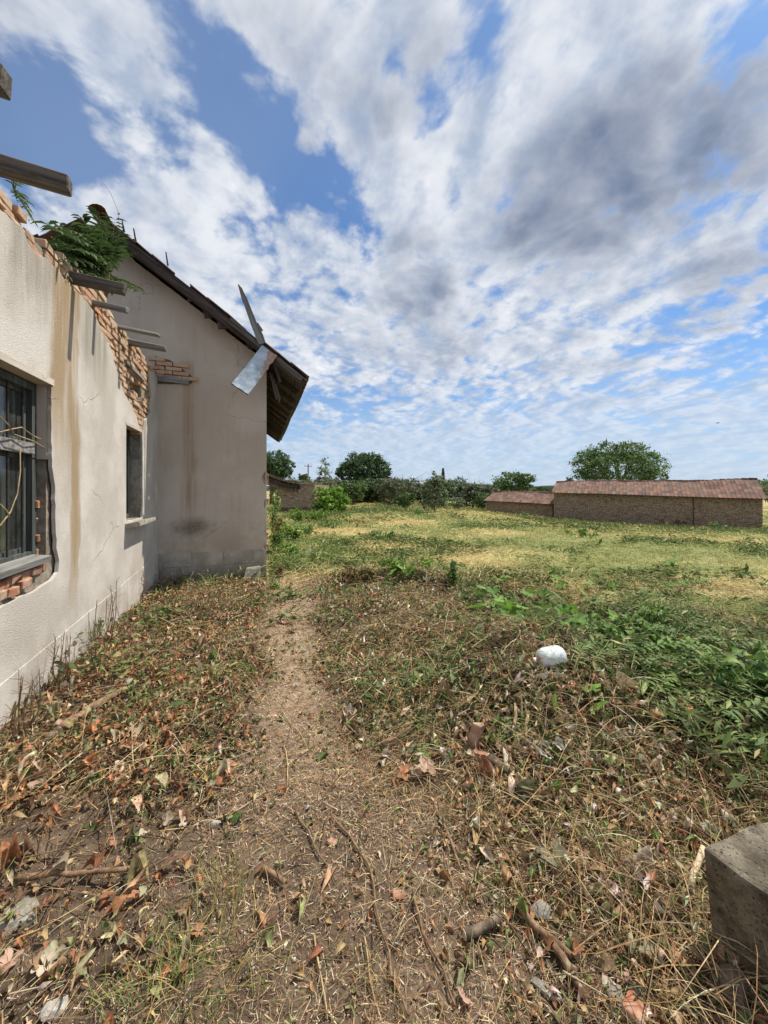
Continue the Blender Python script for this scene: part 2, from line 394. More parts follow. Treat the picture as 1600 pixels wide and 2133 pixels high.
def mat_plastic():
    m, t = new_mat('milky_plastic')
    p = opos(t)
    n = noise(t, p, 9, 4, 0.6)
    col = mixc(t, mrange(t, n, 0.45, 0.75, 0.0, 0.5), (0.70, 0.74, 0.77), (0.42, 0.42, 0.38))
    finish(t, col, 0.38, n, 0.1, 0.01, 0.4)
    return m

M = {}
M['stucco'] = mat_stucco(); M['render'] = mat_render(); M['plinth'] = mat_plinth()
M['concrete'] = mat_stone('old_concrete', (0.20, 0.18, 0.145), (0.40, 0.37, 0.31), 11)
M['stone'] = mat_stone('pale_stone', (0.36, 0.33, 0.28), (0.58, 0.55, 0.49), 16)
M['darkstone'] = mat_stone('dark_stone', (0.09, 0.075, 0.06), (0.26, 0.19, 0.14), 14)
M['blockstone'] = mat_stone('mossy_concrete', (0.14, 0.115, 0.08), (0.34, 0.295, 0.22), 13, 0.7)
M['mortar'] = mat_stone('mortar', (0.20, 0.165, 0.125), (0.36, 0.31, 0.25), 14)
M['brick'] = mat_brick('brick', [(0.42, 0.19, 0.10), (0.50, 0.28, 0.16), (0.52, 0.34, 0.21), (0.45, 0.22, 0.125), (0.55, 0.41, 0.28), (0.40, 0.25, 0.16)])
M['redbrick'] = mat_brick('red_brick', [(0.30, 0.10, 0.055), (0.40, 0.16, 0.09), (0.33, 0.17, 0.11)])
M['brickattr'] = mat_brick('brickwork', None, True)
M['oldwood'] = mat_wood('grey_wood', (0.06, 0.05, 0.042), (0.24, 0.205, 0.17), 0)
M['greywood'] = mat_wood('silver_wood', (0.15, 0.145, 0.135), (0.36, 0.345, 0.32), 0)
M['darkwood'] = mat_wood('dark_wood', (0.035, 0.028, 0.024), (0.13, 0.10, 0.085), 0)
M['framewood'] = mat_wood('frame_wood', (0.045, 0.052, 0.046), (0.145, 0.155, 0.14), 2, 0.8)
M['tile'] = mat_tile(); M['sheet'] = mat_sheet(); M['glass'] = mat_glass(); M['earth'] = mat_ground(); M['plastic'] = mat_plastic()
M['iron'] = mat_plain('iron_bar', (0.035, 0.03, 0.028), 0.7, 0.0, 0.3, 30, 0.4)
M['interior'] = mat_plain('room_shade', (0.055, 0.056, 0.052), 0.95, 0.0, 0.1, 3, 0.5)  # near-black colour stands in for the shade inside the room
M['zinc'] = mat_plain('dull_zinc', (0.30, 0.31, 0.32), 0.5, 0.4, 0.4, 8, 0.3)
M['bark'] = mat_plain('bark', (0.15, 0.115, 0.08), 0.9, 0.0, 0.15, 25, 0.6, 0.7)
M['twig'] = mat_plain('twig_bark', (0.21, 0.135, 0.08), 0.85, 0.0, 0.2, 30, 0.5, 0.5)
M['cutwood'] = mat_plain('cut_wood', (0.55, 0.45, 0.30), 0.8, 0.0, 0.2, 30, 0.2, 0.2)
M['stalk'] = mat_plain('dry_stalk', (0.42, 0.31, 0.16), 0.8, 0.0, 0.2, 20, 0.35, 0.2)
M['paintwhite'] = mat_plain('white_tin', (0.68, 0.68, 0.66), 0.5, 0.0, 0.4, 12, 0.15)
M['leaf'] = mat_attr('leaf', 0.65, 0.28, 0.3, 0.25, 8.0)
M['litter'] = mat_attr('litter', 0.85, 0.15, 0.15, 0.35, 40.0)
M['foliage'] = mat_attr('foliage', 0.7, 0.22, 0.25, 0.3, 1.2)

# ------------------------------------------------------------------ object helpers
def tag(o, label=None, cat=None, group=None, kind=None):
    if label: o['label'] = label
    if cat: o['category'] = cat
    if group: o['group'] = group
    if kind: o['kind'] = kind
    return o
def empty(name, loc=(0, 0, 0)):
    o = bpy.data.objects.new(name, None)
    o.empty_display_size = 0.2
    COL.objects.link(o); o.location = loc
    return o
def put(name, me, mat=None, parent=None, loc=None, rot=None):
    o = bpy.data.objects.new(name, me)
    if mat is not None and not me.materials: me.materials.append(mat)
    COL.objects.link(o)
    if loc is not None: o.location = loc
    if rot is not None: o.rotation_euler = rot
    if parent is not None: setpar(o, parent)
    return o
_wm = {}
def setpar(o, parent):
    # keep world placement: parents here are only translated
    o.parent = parent
    p = parent; off = Vector((0, 0, 0))
    while p is not None:
        off += Vector(p.location); p = p.parent
    o.location = Vector(o.location) - off
def fast_mesh(name, V, loops, starts, totals, colors=None, smooth=False):
    me = bpy.data.meshes.new(name)
    V = np.asarray(V, np.float32)
    me.vertices.add(len(V)); me.vertices.foreach_set('co', V.ravel())
    me.loops.add(len(loops)); me.loops.foreach_set('vertex_index', np.asarray(loops, np.int32))
    me.polygons.add(len(starts))
    me.polygons.foreach_set('loop_start', np.asarray(starts, np.int32))
    if smooth: me.polygons.foreach_set('use_smooth', np.ones(len(starts), bool))
    me.update(calc_edges=True)
    if colors is not None:
        at = me.color_attributes.new('Col', 'FLOAT_COLOR', 'POINT')
        c4 = np.ones((len(V), 4), np.float32); c4[:, :3] = colors
        at.data.foreach_set('color', c4.ravel())
    return me
def tri_mesh(name, V, F, colors=None, smooth=False):
    F = np.asarray(F, np.int32); k = F.shape[1]
    n = len(F)
    return fast_mesh(name, V, F.ravel(), np.arange(n) * k, np.full(n, k), colors, smooth)

class MB:
    """collects pieces of one mesh"""
    def __init__(self): self.v = []; self.f = []; self.c = []
    def add(self, vs, fs, col=None):
        o = len(self.v)
        self.v += [tuple(float(q) for q in p) for p in vs]
        self.f += [tuple(i + o for i in f) for f in fs]
        self.c += [tuple(col) if col is not None else (0.5, 0.5, 0.5)] * len(vs)
    def beam(self, p0, p1, w, h, up=(0, 0, 1), jit=0.0, col=None, taper=1.0):
        p0, p1 = Vector(p0), Vector(p1)
        d = (p1 - p0).normalized(); up = Vector(up)
        s = d.cross(up).normalized(); u = s.cross(d).normalized()
        vs = []
        for p, k in ((p0, 1.0), (p1, taper)):
            for a, b in ((-1, -1), (1, -1), (1, 1), (-1, 1)):
                q = p + s * (a * w * k / 2) + u * (b * h * k / 2)
                if jit: q += Vector((random.uniform(-jit, jit), random.uniform(-jit, jit), random.uniform(-jit, jit)))
                vs.append(q)
        self.add(vs, [(0, 3, 2, 1), (4, 5, 6, 7), (0, 1, 5, 4), (1, 2, 6, 5), (2, 3, 7, 6), (3, 0, 4, 7)], col)
    def box(self, lo, hi, jit=0.0, col=None):
        x0, y0, z0 = lo; x1, y1, z1 = hi
        vs = [(x0, y0, z0), (x1, y0, z0), (x1, y1, z0), (x0, y1, z0), (x0, y0, z1), (x1, y0, z1), (x1, y1, z1), (x0, y1, z1)]
        if jit: vs = [tuple(c + random.uniform(-jit, jit) for c in v) for v in vs]
        self.add(vs, [(0, 3, 2, 1), (4, 5, 6, 7), (0, 1, 5, 4), (1, 2, 6, 5), (2, 3, 7, 6), (3, 0, 4, 7)], col)
    def tube(self, pts, radii, n=6, col=None, rough=0.0):
        pts = [Vector(p) for p in pts]; k = len(pts); vs = []
        for i, p in enumerate(pts):
            d = (pts[min(i + 1, k - 1)] - pts[max(i - 1, 0)]).normalized()
            ref = Vector((0, 0, 1)) if abs(d.z) < 0.9 else Vector((1, 0, 0))
            s = d.cross(ref).normalized(); u = s.cross(d)
            for j in range(n):
                a = 2 * math.pi * j / n
                r = radii[i] * (1 + random.uniform(-rough, rough))
                vs.append(p + s * (math.cos(a) * r) + u * (math.sin(a) * r))
        fs = []
        for i in range(k - 1):
            for j in range(n):
                fs.append((i * n + j, i * n + (j + 1) % n, (i + 1) * n + (j + 1) % n, (i + 1) * n + j))
        fs.append(tuple(range(n - 1, -1, -1))); fs.append(tuple((k - 1) * n + j for j in range(n)))
        self.add(vs, fs, col)
    def build(self, name, mat, parent=None, smooth=False, attr=False, center=False, orient=None):
        me = bpy.data.meshes.new(name)
        loc = Vector((0, 0, 0)); rot = None
        vs = self.v
        if center:
            a = np.array(vs); loc = Vector((a.min(0) + a.max(0)) / 2)
            if orient is not None:       # local x along orient
                x = Vector(orient).normalized()
                up = Vector((0, 0, 1)) if abs(x.z) < 0.95 else Vector((0, 1, 0))
                y = up.cross(x).normalized(); z = x.cross(y)
                mt = Matrix((x, y, z))   # world->local
                vs = [tuple(mt @ (Vector(v) - loc)) for v in vs]
                rot = mt.transposed().to_euler()
            else:
                vs = [tuple(Vector(v) - loc) for v in vs]
        me.from_pydata(vs, [], self.f)
        if attr:
            at = me.color_attributes.new('Col', 'FLOAT_COLOR', 'POINT')
            c4 = np.ones((len(vs), 4), np.float32); c4[:, :3] = np.array(self.c)
            at.data.foreach_set('color', c4.ravel())
        if smooth:
            me.polygons.foreach_set('use_smooth', np.ones(len(me.polygons), bool))
        me.update()
        return put(name, me, mat, parent, loc, rot)
def bevel_obj(o, w=0.006, seg=1):
    bm = bmesh.new(); bm.from_mesh(o.data)
    bmesh.ops.bevel(bm, geom=bm.edges[:], offset=w, segments=seg, affect='EDGES', profile=0.6)
    bm.to_mesh(o.data); bm.free()
    return o
def jag(poly, step, amp, closed=True, keep=None):
    """subdivide a 2-D polyline and roughen it"""
    out = []; n = len(poly)
    for i in range(n if closed else n - 1):
        p, q = np.array(poly[i], float), np.array(poly[(i + 1) % n], float)
        L = np.linalg.norm(q - p); k = max(1, int(L / step))
        skip = keep is not None and i in keep
        nrm = np.array([-(q - p)[1], (q - p)[0]]) / max(L, 1e-6)
        for j in range(1 if skip else k):
            t = j / k
            r = p + (q - p) * t
            if not skip and not (j == 0 and keep is not None and ((i - 1) % n) in keep):
                r = r + nrm * random.uniform(-amp, amp) + (q - p) / max(L, 1e-6) * random.uniform(-amp, amp) * 0.5
            out.append(tuple(r))
    if not closed: out.append(tuple(poly[-1]))
    return out
def slab(name, loops, fn, d0, d1, mat, parent=None):
    """polygon with holes (2-D loops) given depth; fn(u, v, d) -> xyz"""
    from mathutils.geometry import delaunay_2d_cdt
    flat = [p for L in loops for p in L]; n = len(flat); E = []; o = 0
    for L in loops:
        k = len(L); E += [(o + i, o + (i + 1) % k) for i in range(k)]; o += k
    cv, ce, cf, ov, oe, of = delaunay_2d_cdt([Vector(p) for p in flat], E, [], 0, 1e-6)
    tris = []
    for f in cf:
        c = sum((cv[i] for i in f), Vector((0, 0))) / 3
        if inpoly(c.x, c.y, loops[0]) and not any(inpoly(c.x, c.y, L) for L in loops[1:]): tris.append(tuple(f))
    nv = len(cv)
    V = [tuple(fn(p[0], p[1], d0)) for p in cv] + [tuple(fn(p[0], p[1], d1)) for p in cv]
    F = tris + [tuple(i + nv for i in t[::-1]) for t in tris]
    cnt = {}
    for t in tris:
        for a, b in zip(t, t[1:] + t[:1]): cnt[(a, b)] = 1
    for (a, b) in cnt:
        if (b, a) not in cnt: F.append((b, a, a + nv, b + nv))
    me = bpy.data.meshes.new(name); me.from_pydata(V, [], F); me.update()
    bm = bmesh.new(); bm.from_mesh(me); bmesh.ops.recalc_face_normals(bm, faces=bm.faces[:]); bm.to_mesh(me); bm.free()
    return put(name, me, mat, parent)
def inpoly(x, y, poly):
    c = False; n = len(poly); j = n - 1
    for i in range(n):
        xi, yi = poly[i]; xj, yj = poly[j]
        if (yi > y) != (yj > y) and x < (xj - xi) * (y - yi) / (yj - yi) + xi: c = not c
        j = i
    return c

# scatter: many copies of small templates in one mesh
def scatter(templates, pos, rotz, tilt, roll, scale, colors, zsc=None):
    """templates: list of (V,F[,shade]) ; returns V,F,C arrays"""
    Vs, Fs, Cs = [], [], []; off = 0
    n = len(pos); which = RNG.integers(0, len(templates), n)
    scale = np.asarray(scale, float)
    if scale.ndim == 1: scale = np.repeat(scale[:, None], 3, 1)
    for k, (TV, TF) in enumerate(templates):
        idx = np.where(which == k)[0]
        if len(idx) == 0: continue
        TV = np.asarray(TV, float); TF = np.asarray(TF, int)
        m = len(idx)
        v = TV[None] * scale[idx][:, None, :]
        cr, sr = np.cos(roll[idx])[:, None], np.sin(roll[idx])[:, None]      # about x
        y, z = v[..., 1] * cr - v[..., 2] * sr, v[..., 1] * sr + v[..., 2] * cr
        ct, st = np.cos(tilt[idx])[:, None], np.sin(tilt[idx])[:, None]      # about y (nose up)
        x, z = v[..., 0] * ct - z * st, v[..., 0] * st + z * ct
        cz, sz = np.cos(rotz[idx])[:, None], np.sin(rotz[idx])[:, None]
        X = x * cz - y * sz + pos[idx, 0:1]; Y = x * sz + y * cz + pos[idx, 1:2]; Z = z + pos[idx, 2:3]
        Vs.append(np.stack([X, Y, Z], -1).reshape(-1, 3))
        Fs.append((TF[None] + (off + np.arange(m) * len(TV))[:, None, None]).reshape(-1, TF.shape[1]))
        Cs.append(np.repeat(colors[idx], len(TV), 0))
        off += m * len(TV)
    return np.concatenate(Vs), np.concatenate(Fs), np.concatenate(Cs)
def leaf_tpl(curl=0.2, fold=0.15, wid=0.5, wave=0.0, twist=0.0):
    xs = [0.0, 0.32, 0.70, 1.0]; ws = [0.0, 1.0, 0.78, 0.0]
    V = []
    for i, (x, w) in enumerate(zip(xs, ws)):
        zc = -curl * (x - 0.45) ** 2 * 2 + curl * 0.3
        V.append((x - 0.5, 0, zc))
        if 0 < i < 3:
            e = wave * (1 if i % 2 else -1)
            V.append((x - 0.5, w * wid / 2, zc + fold * w + e + twist * (x - 0.5)))
            V.append((x - 0.5, -w * wid / 2, zc + fold * w - e - twist * (x - 0.5)))
    return V, [(0, 1, 2), (0, 3, 1), (1, 4, 5), (1, 5, 2), (1, 3, 6), (1, 6, 4), (4, 7, 5), (4, 6, 7)]
def leaf_fine(curl=0.2, fold=0.15, wid=0.5, wave=0.0, twist=0.0, seed=0):
    """rounder leaf with a drawn-out tip and a crumpled rim, for the nearest ground"""
    r = random.Random(seed)
    xs = [0.0, 0.10, 0.26, 0.46, 0.66, 0.84, 1.0]; ws = [0.06, 0.55, 0.95, 1.0, 0.72, 0.33, 0.0]
    V = []; k = len(xs)
    for i, (x, w) in enumerate(zip(xs, ws)):
        zc = -curl * (x - 0.45) ** 2 * 2 + curl * 0.3
        l, q = w * (1 + r.uniform(-.15, .15)), w * (1 + r.uniform(-.15, .15))
        e1, e2 = r.uniform(-wave, wave) * 1.3, r.uniform(-wave, wave) * 1.3
        V += [(x - .5, l * wid / 2, zc + fold * w ** 2 + e1 + twist * (x - .5)), (x - .5, 0, zc), (x - .5, -q * wid / 2, zc + fold * w ** 2 + e2 - twist * (x - .5))]
    F = []
    for i in range(k - 1):
        a = 3 * i
        for b in (a, a + 1): F += [(b, b + 1, b + 4), (b, b + 4, b + 3)]
    return V, F
def blade_tpl(bend=0.3, segs=3, side=0.1):
    V = []; F = []
    for i in range(segs + 1):
        t = i / segs; w = 0.5 * (1 - 0.75 * t ** 2)
        z = bend * (1 - (2 * t - 1) ** 2); y = side * math.sin(t * 2.4)
        V += [(t - 0.5, y - w, z), (t - 0.5, y + w, z)]
    for i in range(segs):
        a = 2 * i
        F += [(a, a + 2, a + 3), (a, a + 3, a + 1)]
    return V, F
def pick(pal, wts, n, jit=0.25):
    pal = np.asarray(pal, float); w = np.asarray(wts, float); w = w / w.sum()
    c = pal[RNG.choice(len(pal), n, p=w)]
    c = c * (1 + RNG.normal(0, jit * 0.55, (n, 1))) * (1 + RNG.normal(0, 0.06, (n, 3)))
    return np.clip(c, 0.01, 0.8)

# ------------------------------------------------------------------ ground
PB = np.array([0.6, 1.15, 1.753, 2.415, 3.37, 4.6, 6.24, 8.0])
PA = np.array([-0.10, -0.115, -0.175, -0.48, -0.76, -1.13, -1.56, -1.9])
PWD = np.array([0.80, 0.70, 0.48, 0.31, 0.27, 0.29, 0.38, 0.33])
def path_d(a, b):
    """0 on the path's middle line, 1 at its edge"""
    a = np.asarray(a, float); b = np.asarray(b, float)
    k = 0.62 + 0.85 * fbm(a, b, 1.5, 3, 201)
    return np.abs(a - np.interp(b, PB, PA) + (fbm(a, b, 0.9, 2, 205) - 0.5) * 0.35) / (np.interp(b, PB, PWD) * k)
def edge_b(a):
    """how far off the litter gives way to the meadow"""
    return np.interp(a, [-3.0, 0.5, 1.6, 2.6, 3.6, 6.0], [7.0, 6.8, 6.2, 5.0, 4.4, 4.0])
def gauss(a, b, ca, cb, ra, rb): return np.exp(-((a - ca) / ra) ** 2 - ((b - cb) / rb) ** 2)
def Gz(x, y):
    x = np.asarray(x, float); y = np.asarray(y, float)
    a, b = ab(x, y)
    z = -0.85 * sst(a, 1.0, 16.0) * sst(b, 8.0, 24.0)
    z = z + 0.30 * gauss(a, b, 1.45, 3.35, 0.85, 0.75) + 0.16 * gauss(a, b, 0.75, 2.75, 0.6, 0.6) + 0.12 * gauss(a, b, 2.2, 2.3, 0.8, 0.7)
    z = z + 0.20 * gauss(a, b, -0.25, 6.6, 0.9, 0.35) + 0.16 * gauss(a, b, 1.2, 6.2, 1.4, 0.5) + 0.18 * gauss(a, b, 3.4, 4.3, 1.1, 0.7)
    z = z + 0.07 * gauss(a, b, -1.5, 2.6, 0.5, 0.9)
    z = z + 0.12 * gauss(a, b, 0.55, 4.3, 0.5, 0.6) + 0.10 * gauss(a, b, 2.9, 3.1, 0.6, 0.5)
    z = z + (fbm(x, y, 1.15, 3, 43) - 0.42) * 0.24 * sst(a - np.interp(b, PB, PA), 0.5, 1.2) * sst(b, 1.7, 2.5) * (1 - sst(b, 6.5, 8.0))
    off = sst(path_d(a, b), 0.7, 1.8)
    near = 1 - sst(b, 7.0, 14.0)
    z = z + (fbm(x, y, 1.6, 4, 3) - 0.5) * (0.07 + 0.09 * off) * (0.35 + 0.65 * near)
    z = z + (fbm(x, y, 0.55, 3, 8) - 0.5) * 0.22 * sst(b, 7.0, 10.0) * (1 - sst(b, 40, 60))
    z = z + (vnoise(x * 14, y * 14, 5) - 0.5) * 0.022 * near * (0.4 + off)
    z = z + (fbm(x, y, 0.05, 3, 21) - 0.5) * 1.2 * sst(b, 45, 90)
    # level against the two houses
    wl = np.maximum(sst(x, -1.15, -1.6), sst(y, 6.8, 7.3) * sst(x, 0.6, 0.15))
    return z * (1 - 0.75 * wl) - 0.005
def gz(x, y): return float(Gz(np.array([x]), np.array([y]))[0])
def pG(px, py, lift=0.0):
    """point of the ground seen at a pixel"""
    p = pZ(px, py, 0.0)
    for _ in range(14):
        z = gz(p[0], p[1]); p = pZ(px, py, max(min(z, EYE - 0.2), -2.0))
    return np.array([p[0], p[1], gz(p[0], p[1]) + lift])

def axis(fine0, fine1, st, far, g=1.09):
    mid = list(np.arange(fine0, fine1, st))
    lo = [fine0]; s = st
    while lo[-1] > -far: s *= g; lo.append(lo[-1] - s)
    hi = [mid[-1]]; s = st
    while hi[-1] < far: s *= g; hi.append(hi[-1] + s)
    return np.array(lo[:0:-1] + mid + hi[1:])
ax_a = axis(-3.6, 3.8, 0.044, 900)
ax_b = axis(0.5, 8.0, 0.044, 1400)
A, B = np.meshgrid(ax_a, ax_b)
GX, GY = xy(A, B)
GZ = Gz(GX, GY)
na, nb = len(ax_a), len(ax_b)
V = np.stack([GX, GY, GZ], -1).reshape(-1, 3)
i0 = (np.arange(nb - 1)[:, None] * na + np.arange(na - 1)[None]).ravel()
F = np.stack([i0, i0 + 1, i0 + 1 + na, i0 + na], -1)
# earth colours: trodden path, bare dark soil, leaf mould, meadow
def ground_col(a, b, x, y):
    d = path_d(a, b)
    mould = np.array([0.068, 0.043, 0.026]); dust = np.array([0.31, 0.225, 0.15]); soil = np.array([0.10, 0.071, 0.048])
    field = np.array([0.40, 0.33, 0.145]); green = np.array([0.21, 0.22, 0.08])
    n = fbm(x, y, 2.2, 4, 31)[..., None]
    c = mould + (soil - mould) * sst(n, 0.4, 0.6)
    on = (1 - sst(d, 0.3, 1.5))[..., None]
    pc = soil * 1.5 + (dust - soil * 1.5) * sst(b, 1.6, 3.2)[..., None]
    pc = pc * (0.75 + 0.5 * n)
    c = c + (pc - c) * on
    bl = ((1 - sst(a, -0.2, 0.4)) * (1 - sst(b, 1.7, 2.2)))[..., None]
    c = c + (soil * 1.25 * (0.7 + 0.6 * n) - c) * bl * 0.8
    m = fbm(x * 0.6 + y * 0.25, y * 1.2, 0.42, 4, 77)[..., None]
    fc = field + (green - field) * sst(m, 0.42, 0.6)
    c = c + (fc - c) * sst(b - edge_b(a), -0.3, 0.5)[..., None]
    return c
gc = ground_col(A.ravel(), B.ravel(), V[:, 0], V[:, 1])
me = tri_mesh('ground', V, F, gc, True)
ground = put('ground', me, M['earth'])
tag(ground, 'trodden earth and mown meadow running out to the horizon', None, None, 'structure')

# far hills beyond the trees
hb = MB()
def hills(r0, h, seed, name):
    n = 120; vs = []; fs = []
    for i in range(n + 1):
        a = rad(-85 + 170 * i / n)
        hh = h * (0.35 + 1.1 * float(fbm(np.array([i * 0.16]), np.array([seed * 3.1]), 1.0, 4, seed)[0]))
        for r, z in ((r0, -3.0), (r0 * 1.12, hh * 0.75), (r0 * 1.35, hh), (r0 * 1.8, hh * 0.4), (r0 * 1.85, -6)):
            X, Y = xy(r * math.sin(a), r * math.cos(a))
            vs.append((X, Y, z + random.uniform(-0.4, 0.4)))
    for i in range(n):
        for k in range(4):
            o = i * 5 + k
            fs.append((o, o + 5, o + 6, o + 1))
    m = MB(); m.add(vs, fs)
    return tag(m.build(name, M['hillmat'], smooth=True), 'low dark wooded hills on the horizon', None, None, 'structure')
_m, _t = new_mat('distant_wood')
_p = wpos(_t)
finish(_t, mixc(_t, mrange(_t, noise(_t, _p, 0.03, 5, 0.7), 0.35, 0.65), (0.030, 0.045, 0.030), (0.075, 0.09, 0.05)), 1.0, noise(_t, _p, 0.2, 4), 1.0, 2.0, 0.0)
M['hillmat'] = _m
hills(420, 9.5, 5, 'hills')

# ------------------------------------------------------------------ the ruin on the left: stuccoed wall, broken top
def wl(px, py):
    p = pX(px, py, XW); return (p[1], p[2])
def wfn(u, v, d): return (XW + d, u, v)
ruin = empty('ruined_house', (XW, 4.0, 0.0))
tag(ruin, 'roofless cream stuccoed house wall with broken brick top and empty windows', 'ruin')

top_pl = [(0, 440), (32, 461), (47, 476), (60, 506), (78, 532), (98, 540), (125, 566), (147, 596), (162, 612), (185, 634), (200, 658), (212, 690), (230, 722),
          (240, 757), (249, 791), (255, 812), (270, 838), (282, 862), (287, 878), (292, 899), (298, 902)]
right_pl = [(300, 878), (310, 866), (313, 849), (316, 832), (313, 800), (312, 772), (319, 776), (327, 786)]
W1T = 2.47
y_a, y_b = 2.75, wl(107, 900)[0]
w1 = [(y_a, 1.0), (y_a, W1T), (y_b, W1T), (y_b + 0.005, 2.0), wl(110, 985), wl(114, 1012), wl(116, 1080), wl(118, 1140), wl(124, 1168), wl(121, 1190), wl(110, 1206), wl(82, 1226), wl(52, 1240), wl(20, 1256), wl(0, 1268), (3.2, 0.74), (3.05, 0.9)]
y_c, y_d = wl(263, 900)[0], wl(297, 960)[0]
W2B, W2T = 1.19, 2.44
w2 = [(y_c, W2B), (y_c, W2T), (y_d - 0.02, W2T + 0.01), (y_d + 0.01, 2.1), (y_d, 1.7), (y_d + 0.015, 1.4), (y_d, W2B)]
lo_z = -0.3
top0 = wl(0, 440)[1]
outer = [(-1.5, lo_z), (YG - 0.002, lo_z), (YG - 0.002, wl(327, 786)[1])] + [wl(*p) for p in right_pl[::-1][1:]] + [wl(*p) for p in top_pl[::-1]] + [(2.6, 3.62), (1.6, 3.5), (0.6, 3.66), (-1.5, 3.55)]
outer = [(min(u, YG - 0.002), v) for u, v in outer]
nO = len(outer)
outer_j = jag(outer, 0.05, 0.014, True, keep={0, 1, nO - 1})
w1_j = jag(w1, 0.05, 0.008, True, keep={0, 1})
w2_j = jag(w2, 0.05, 0.005, True, keep={0})
plaster = slab('plaster', [outer_j, w1_j[::-1], w2_j[::-1]], wfn, 0.0, -0.028, M['stucco'], ruin)

# brick core, a hand behind the plaster; its broken top follows the bricks
core_top = [(0, 392), (20, 405), (45, 440), (70, 478), (110, 515), (140, 535), (169, 560), (205, 600), (223, 622), (239, 647), (252, 672), (275, 703), (306, 742), (309, 752), (327, 772)]
ct = [wl(*p) for p in core_top]
ct = [(u, v - 0.05) for u, v in ct]; ct = [(min(u, YG - 0.01), v) for u, v in ct]
core_out = [(-1.5, lo_z), (YG - 0.01, lo_z)] + ct[::-1] + [(2.5, 3.72), (1.2, 3.6), (-1.5, 3.68)]
cav = [wl(274, 770), wl(300, 806), wl(302, 826), wl(296, 842), wl(278, 820)]
w1c = [(y_a - 0.01, 0.98), (y_a - 0.01, W1T + 0.02), (y_b + 0.02, W1T + 0.02), (y_b + 0.02, 0.98)]
w2c = [(y_c - 0.01, W2B), (y_c - 0.01, W2T + 0.02), (y_d + 0.012, W2T + 0.02), (y_d + 0.012, W2B)]
core_j = jag(core_out, 0.12, 0.012, True, keep={0, 1, len(core_out) - 1})
core = slab('wall', [core_j, w1c[::-1], w2c[::-1], cav[::-1]], wfn, -0.045, -0.16, M['mortar'], ruin)
core2 = slab('inner_wall', [[(u, v - 0.03) for u, v in core_j], w1c[::-1], w2c[::-1]], wfn, -0.163, -0.42, M['mortar'], ruin)

# bricks, each laid by itself where the plaster is gone
def brick_mesh(L, T, H, seed):
    r = random.Random(seed)
    m = MB(); m.box((-T / 2, -L / 2, -H / 2), (T / 2, L / 2, H / 2))
    me = bpy.data.meshes.new('brick'); me.from_pydata(m.v, [], m.f)
    bm = bmesh.new(); bm.from_mesh(me)
    bmesh.ops.bevel(bm, geom=bm.edges[:], offset=0.006, segments=1, affect='EDGES')
    for v in bm.verts:
        v.co += Vector((r.uniform(-1, 1), r.uniform(-1, 1), r.uniform(-1, 1))) * 0.0035
    if seed % 3 == 0:      # a knocked-off corner
        c = Vector((T / 2, L / 2 * r.choice((-1, 1)), H / 2 * r.choice((-1, 1))))
        for v in bm.verts:
            if (v.co - c).length < 0.045: v.co = v.co.lerp(Vector((0, 0, 0)), 0.22)
    bm.to_mesh(me); bm.free()
    return me
BR_L = [brick_mesh(0.245, 0.12, 0.063, s) for s in range(6)]
BR_H = [brick_mesh(0.118, 0.20, 0.063, s + 20) for s in range(6)]
for _x in BR_L + BR_H: _x.materials.append(M['brick'])
exposed = [wl(*p) for p in core_top] + [(YG - 0.02, wl(327, 786)[1])] + [wl(*p) for p in right_pl[::-1][1:]] + [wl(*p) for p in top_pl[::-1]]
exposed = [(min(u, YG - 0.02), v) for u, v in exposed]
cen = np.mean(np.array(cav), 0)
row = 0; z = 2.44; nbk = 0
while z < 4.15:
    y = 2.4 + (0.13 if row % 2 else 0.0) + random.uniform(-0.02, 0.02)
    while y < YG - 0.03:
        head = random.random() < 0.42
        L = 0.125 if head else 0.252
        yc = y + L / 2
        if yc + L / 2 > YG - 0.005: break
        hit = any(inpoly(yc + dy * L, z + dz, exposed) for dy in (-0.42, 0, 0.42) for dz in (-0.02, 0.02))
        if hit and not inpoly(yc, z, cav) and random.random() > 0.05:
            # never above the broken top line
            topz = np.interp(yc, [p[0] for p in ct], [p[1] for p in ct]) + 0.055
            if z < topz:
                me = random.choice(BR_H if head else BR_L)
                T = 0.20 if head else 0.12
                out = random.uniform(-0.012, 0.012)
                if inpoly(yc - 0.12, z + 0.05, cav) or inpoly(yc + 0.1, z + 0.1, cav): out += random.uniform(0.0, 0.03)
                o = put('brick', me, None, core, (XW - 0.018 + out - T / 2, yc, z), (random.uniform(-0.02, 0.02), random.uniform(-0.02, 0.02), random.uniform(-0.04, 0.04)))
                nbk += 1
        y += L + 0.011
    z += 0.0735; row += 1
# bricks set deep in the cavity and a thin lath over it
for k, (px, py, out) in enumerate(((284, 800, -0.10), (296, 822, -0.08), (290, 842, -0.05), (299, 808, -0.13))):
    u, v = wl(px, py)
    put('brick', BR_L[k], None, core, (XW - 0.06 + out, u, v), (0.03, 0.02 * k, 0.05))
m = MB(); a0, a1 = wl(263, 752), wl(301, 793)
m.beam((XW - 0.005, a0[0], a0[1]), (XW - 0.005, a1[0], a1[1]), 0.03, 0.035, (0, 0, 1), 0.003)
m.build('lath', M['greywood'], ruin, center=True, orient=(0, 1, 0))

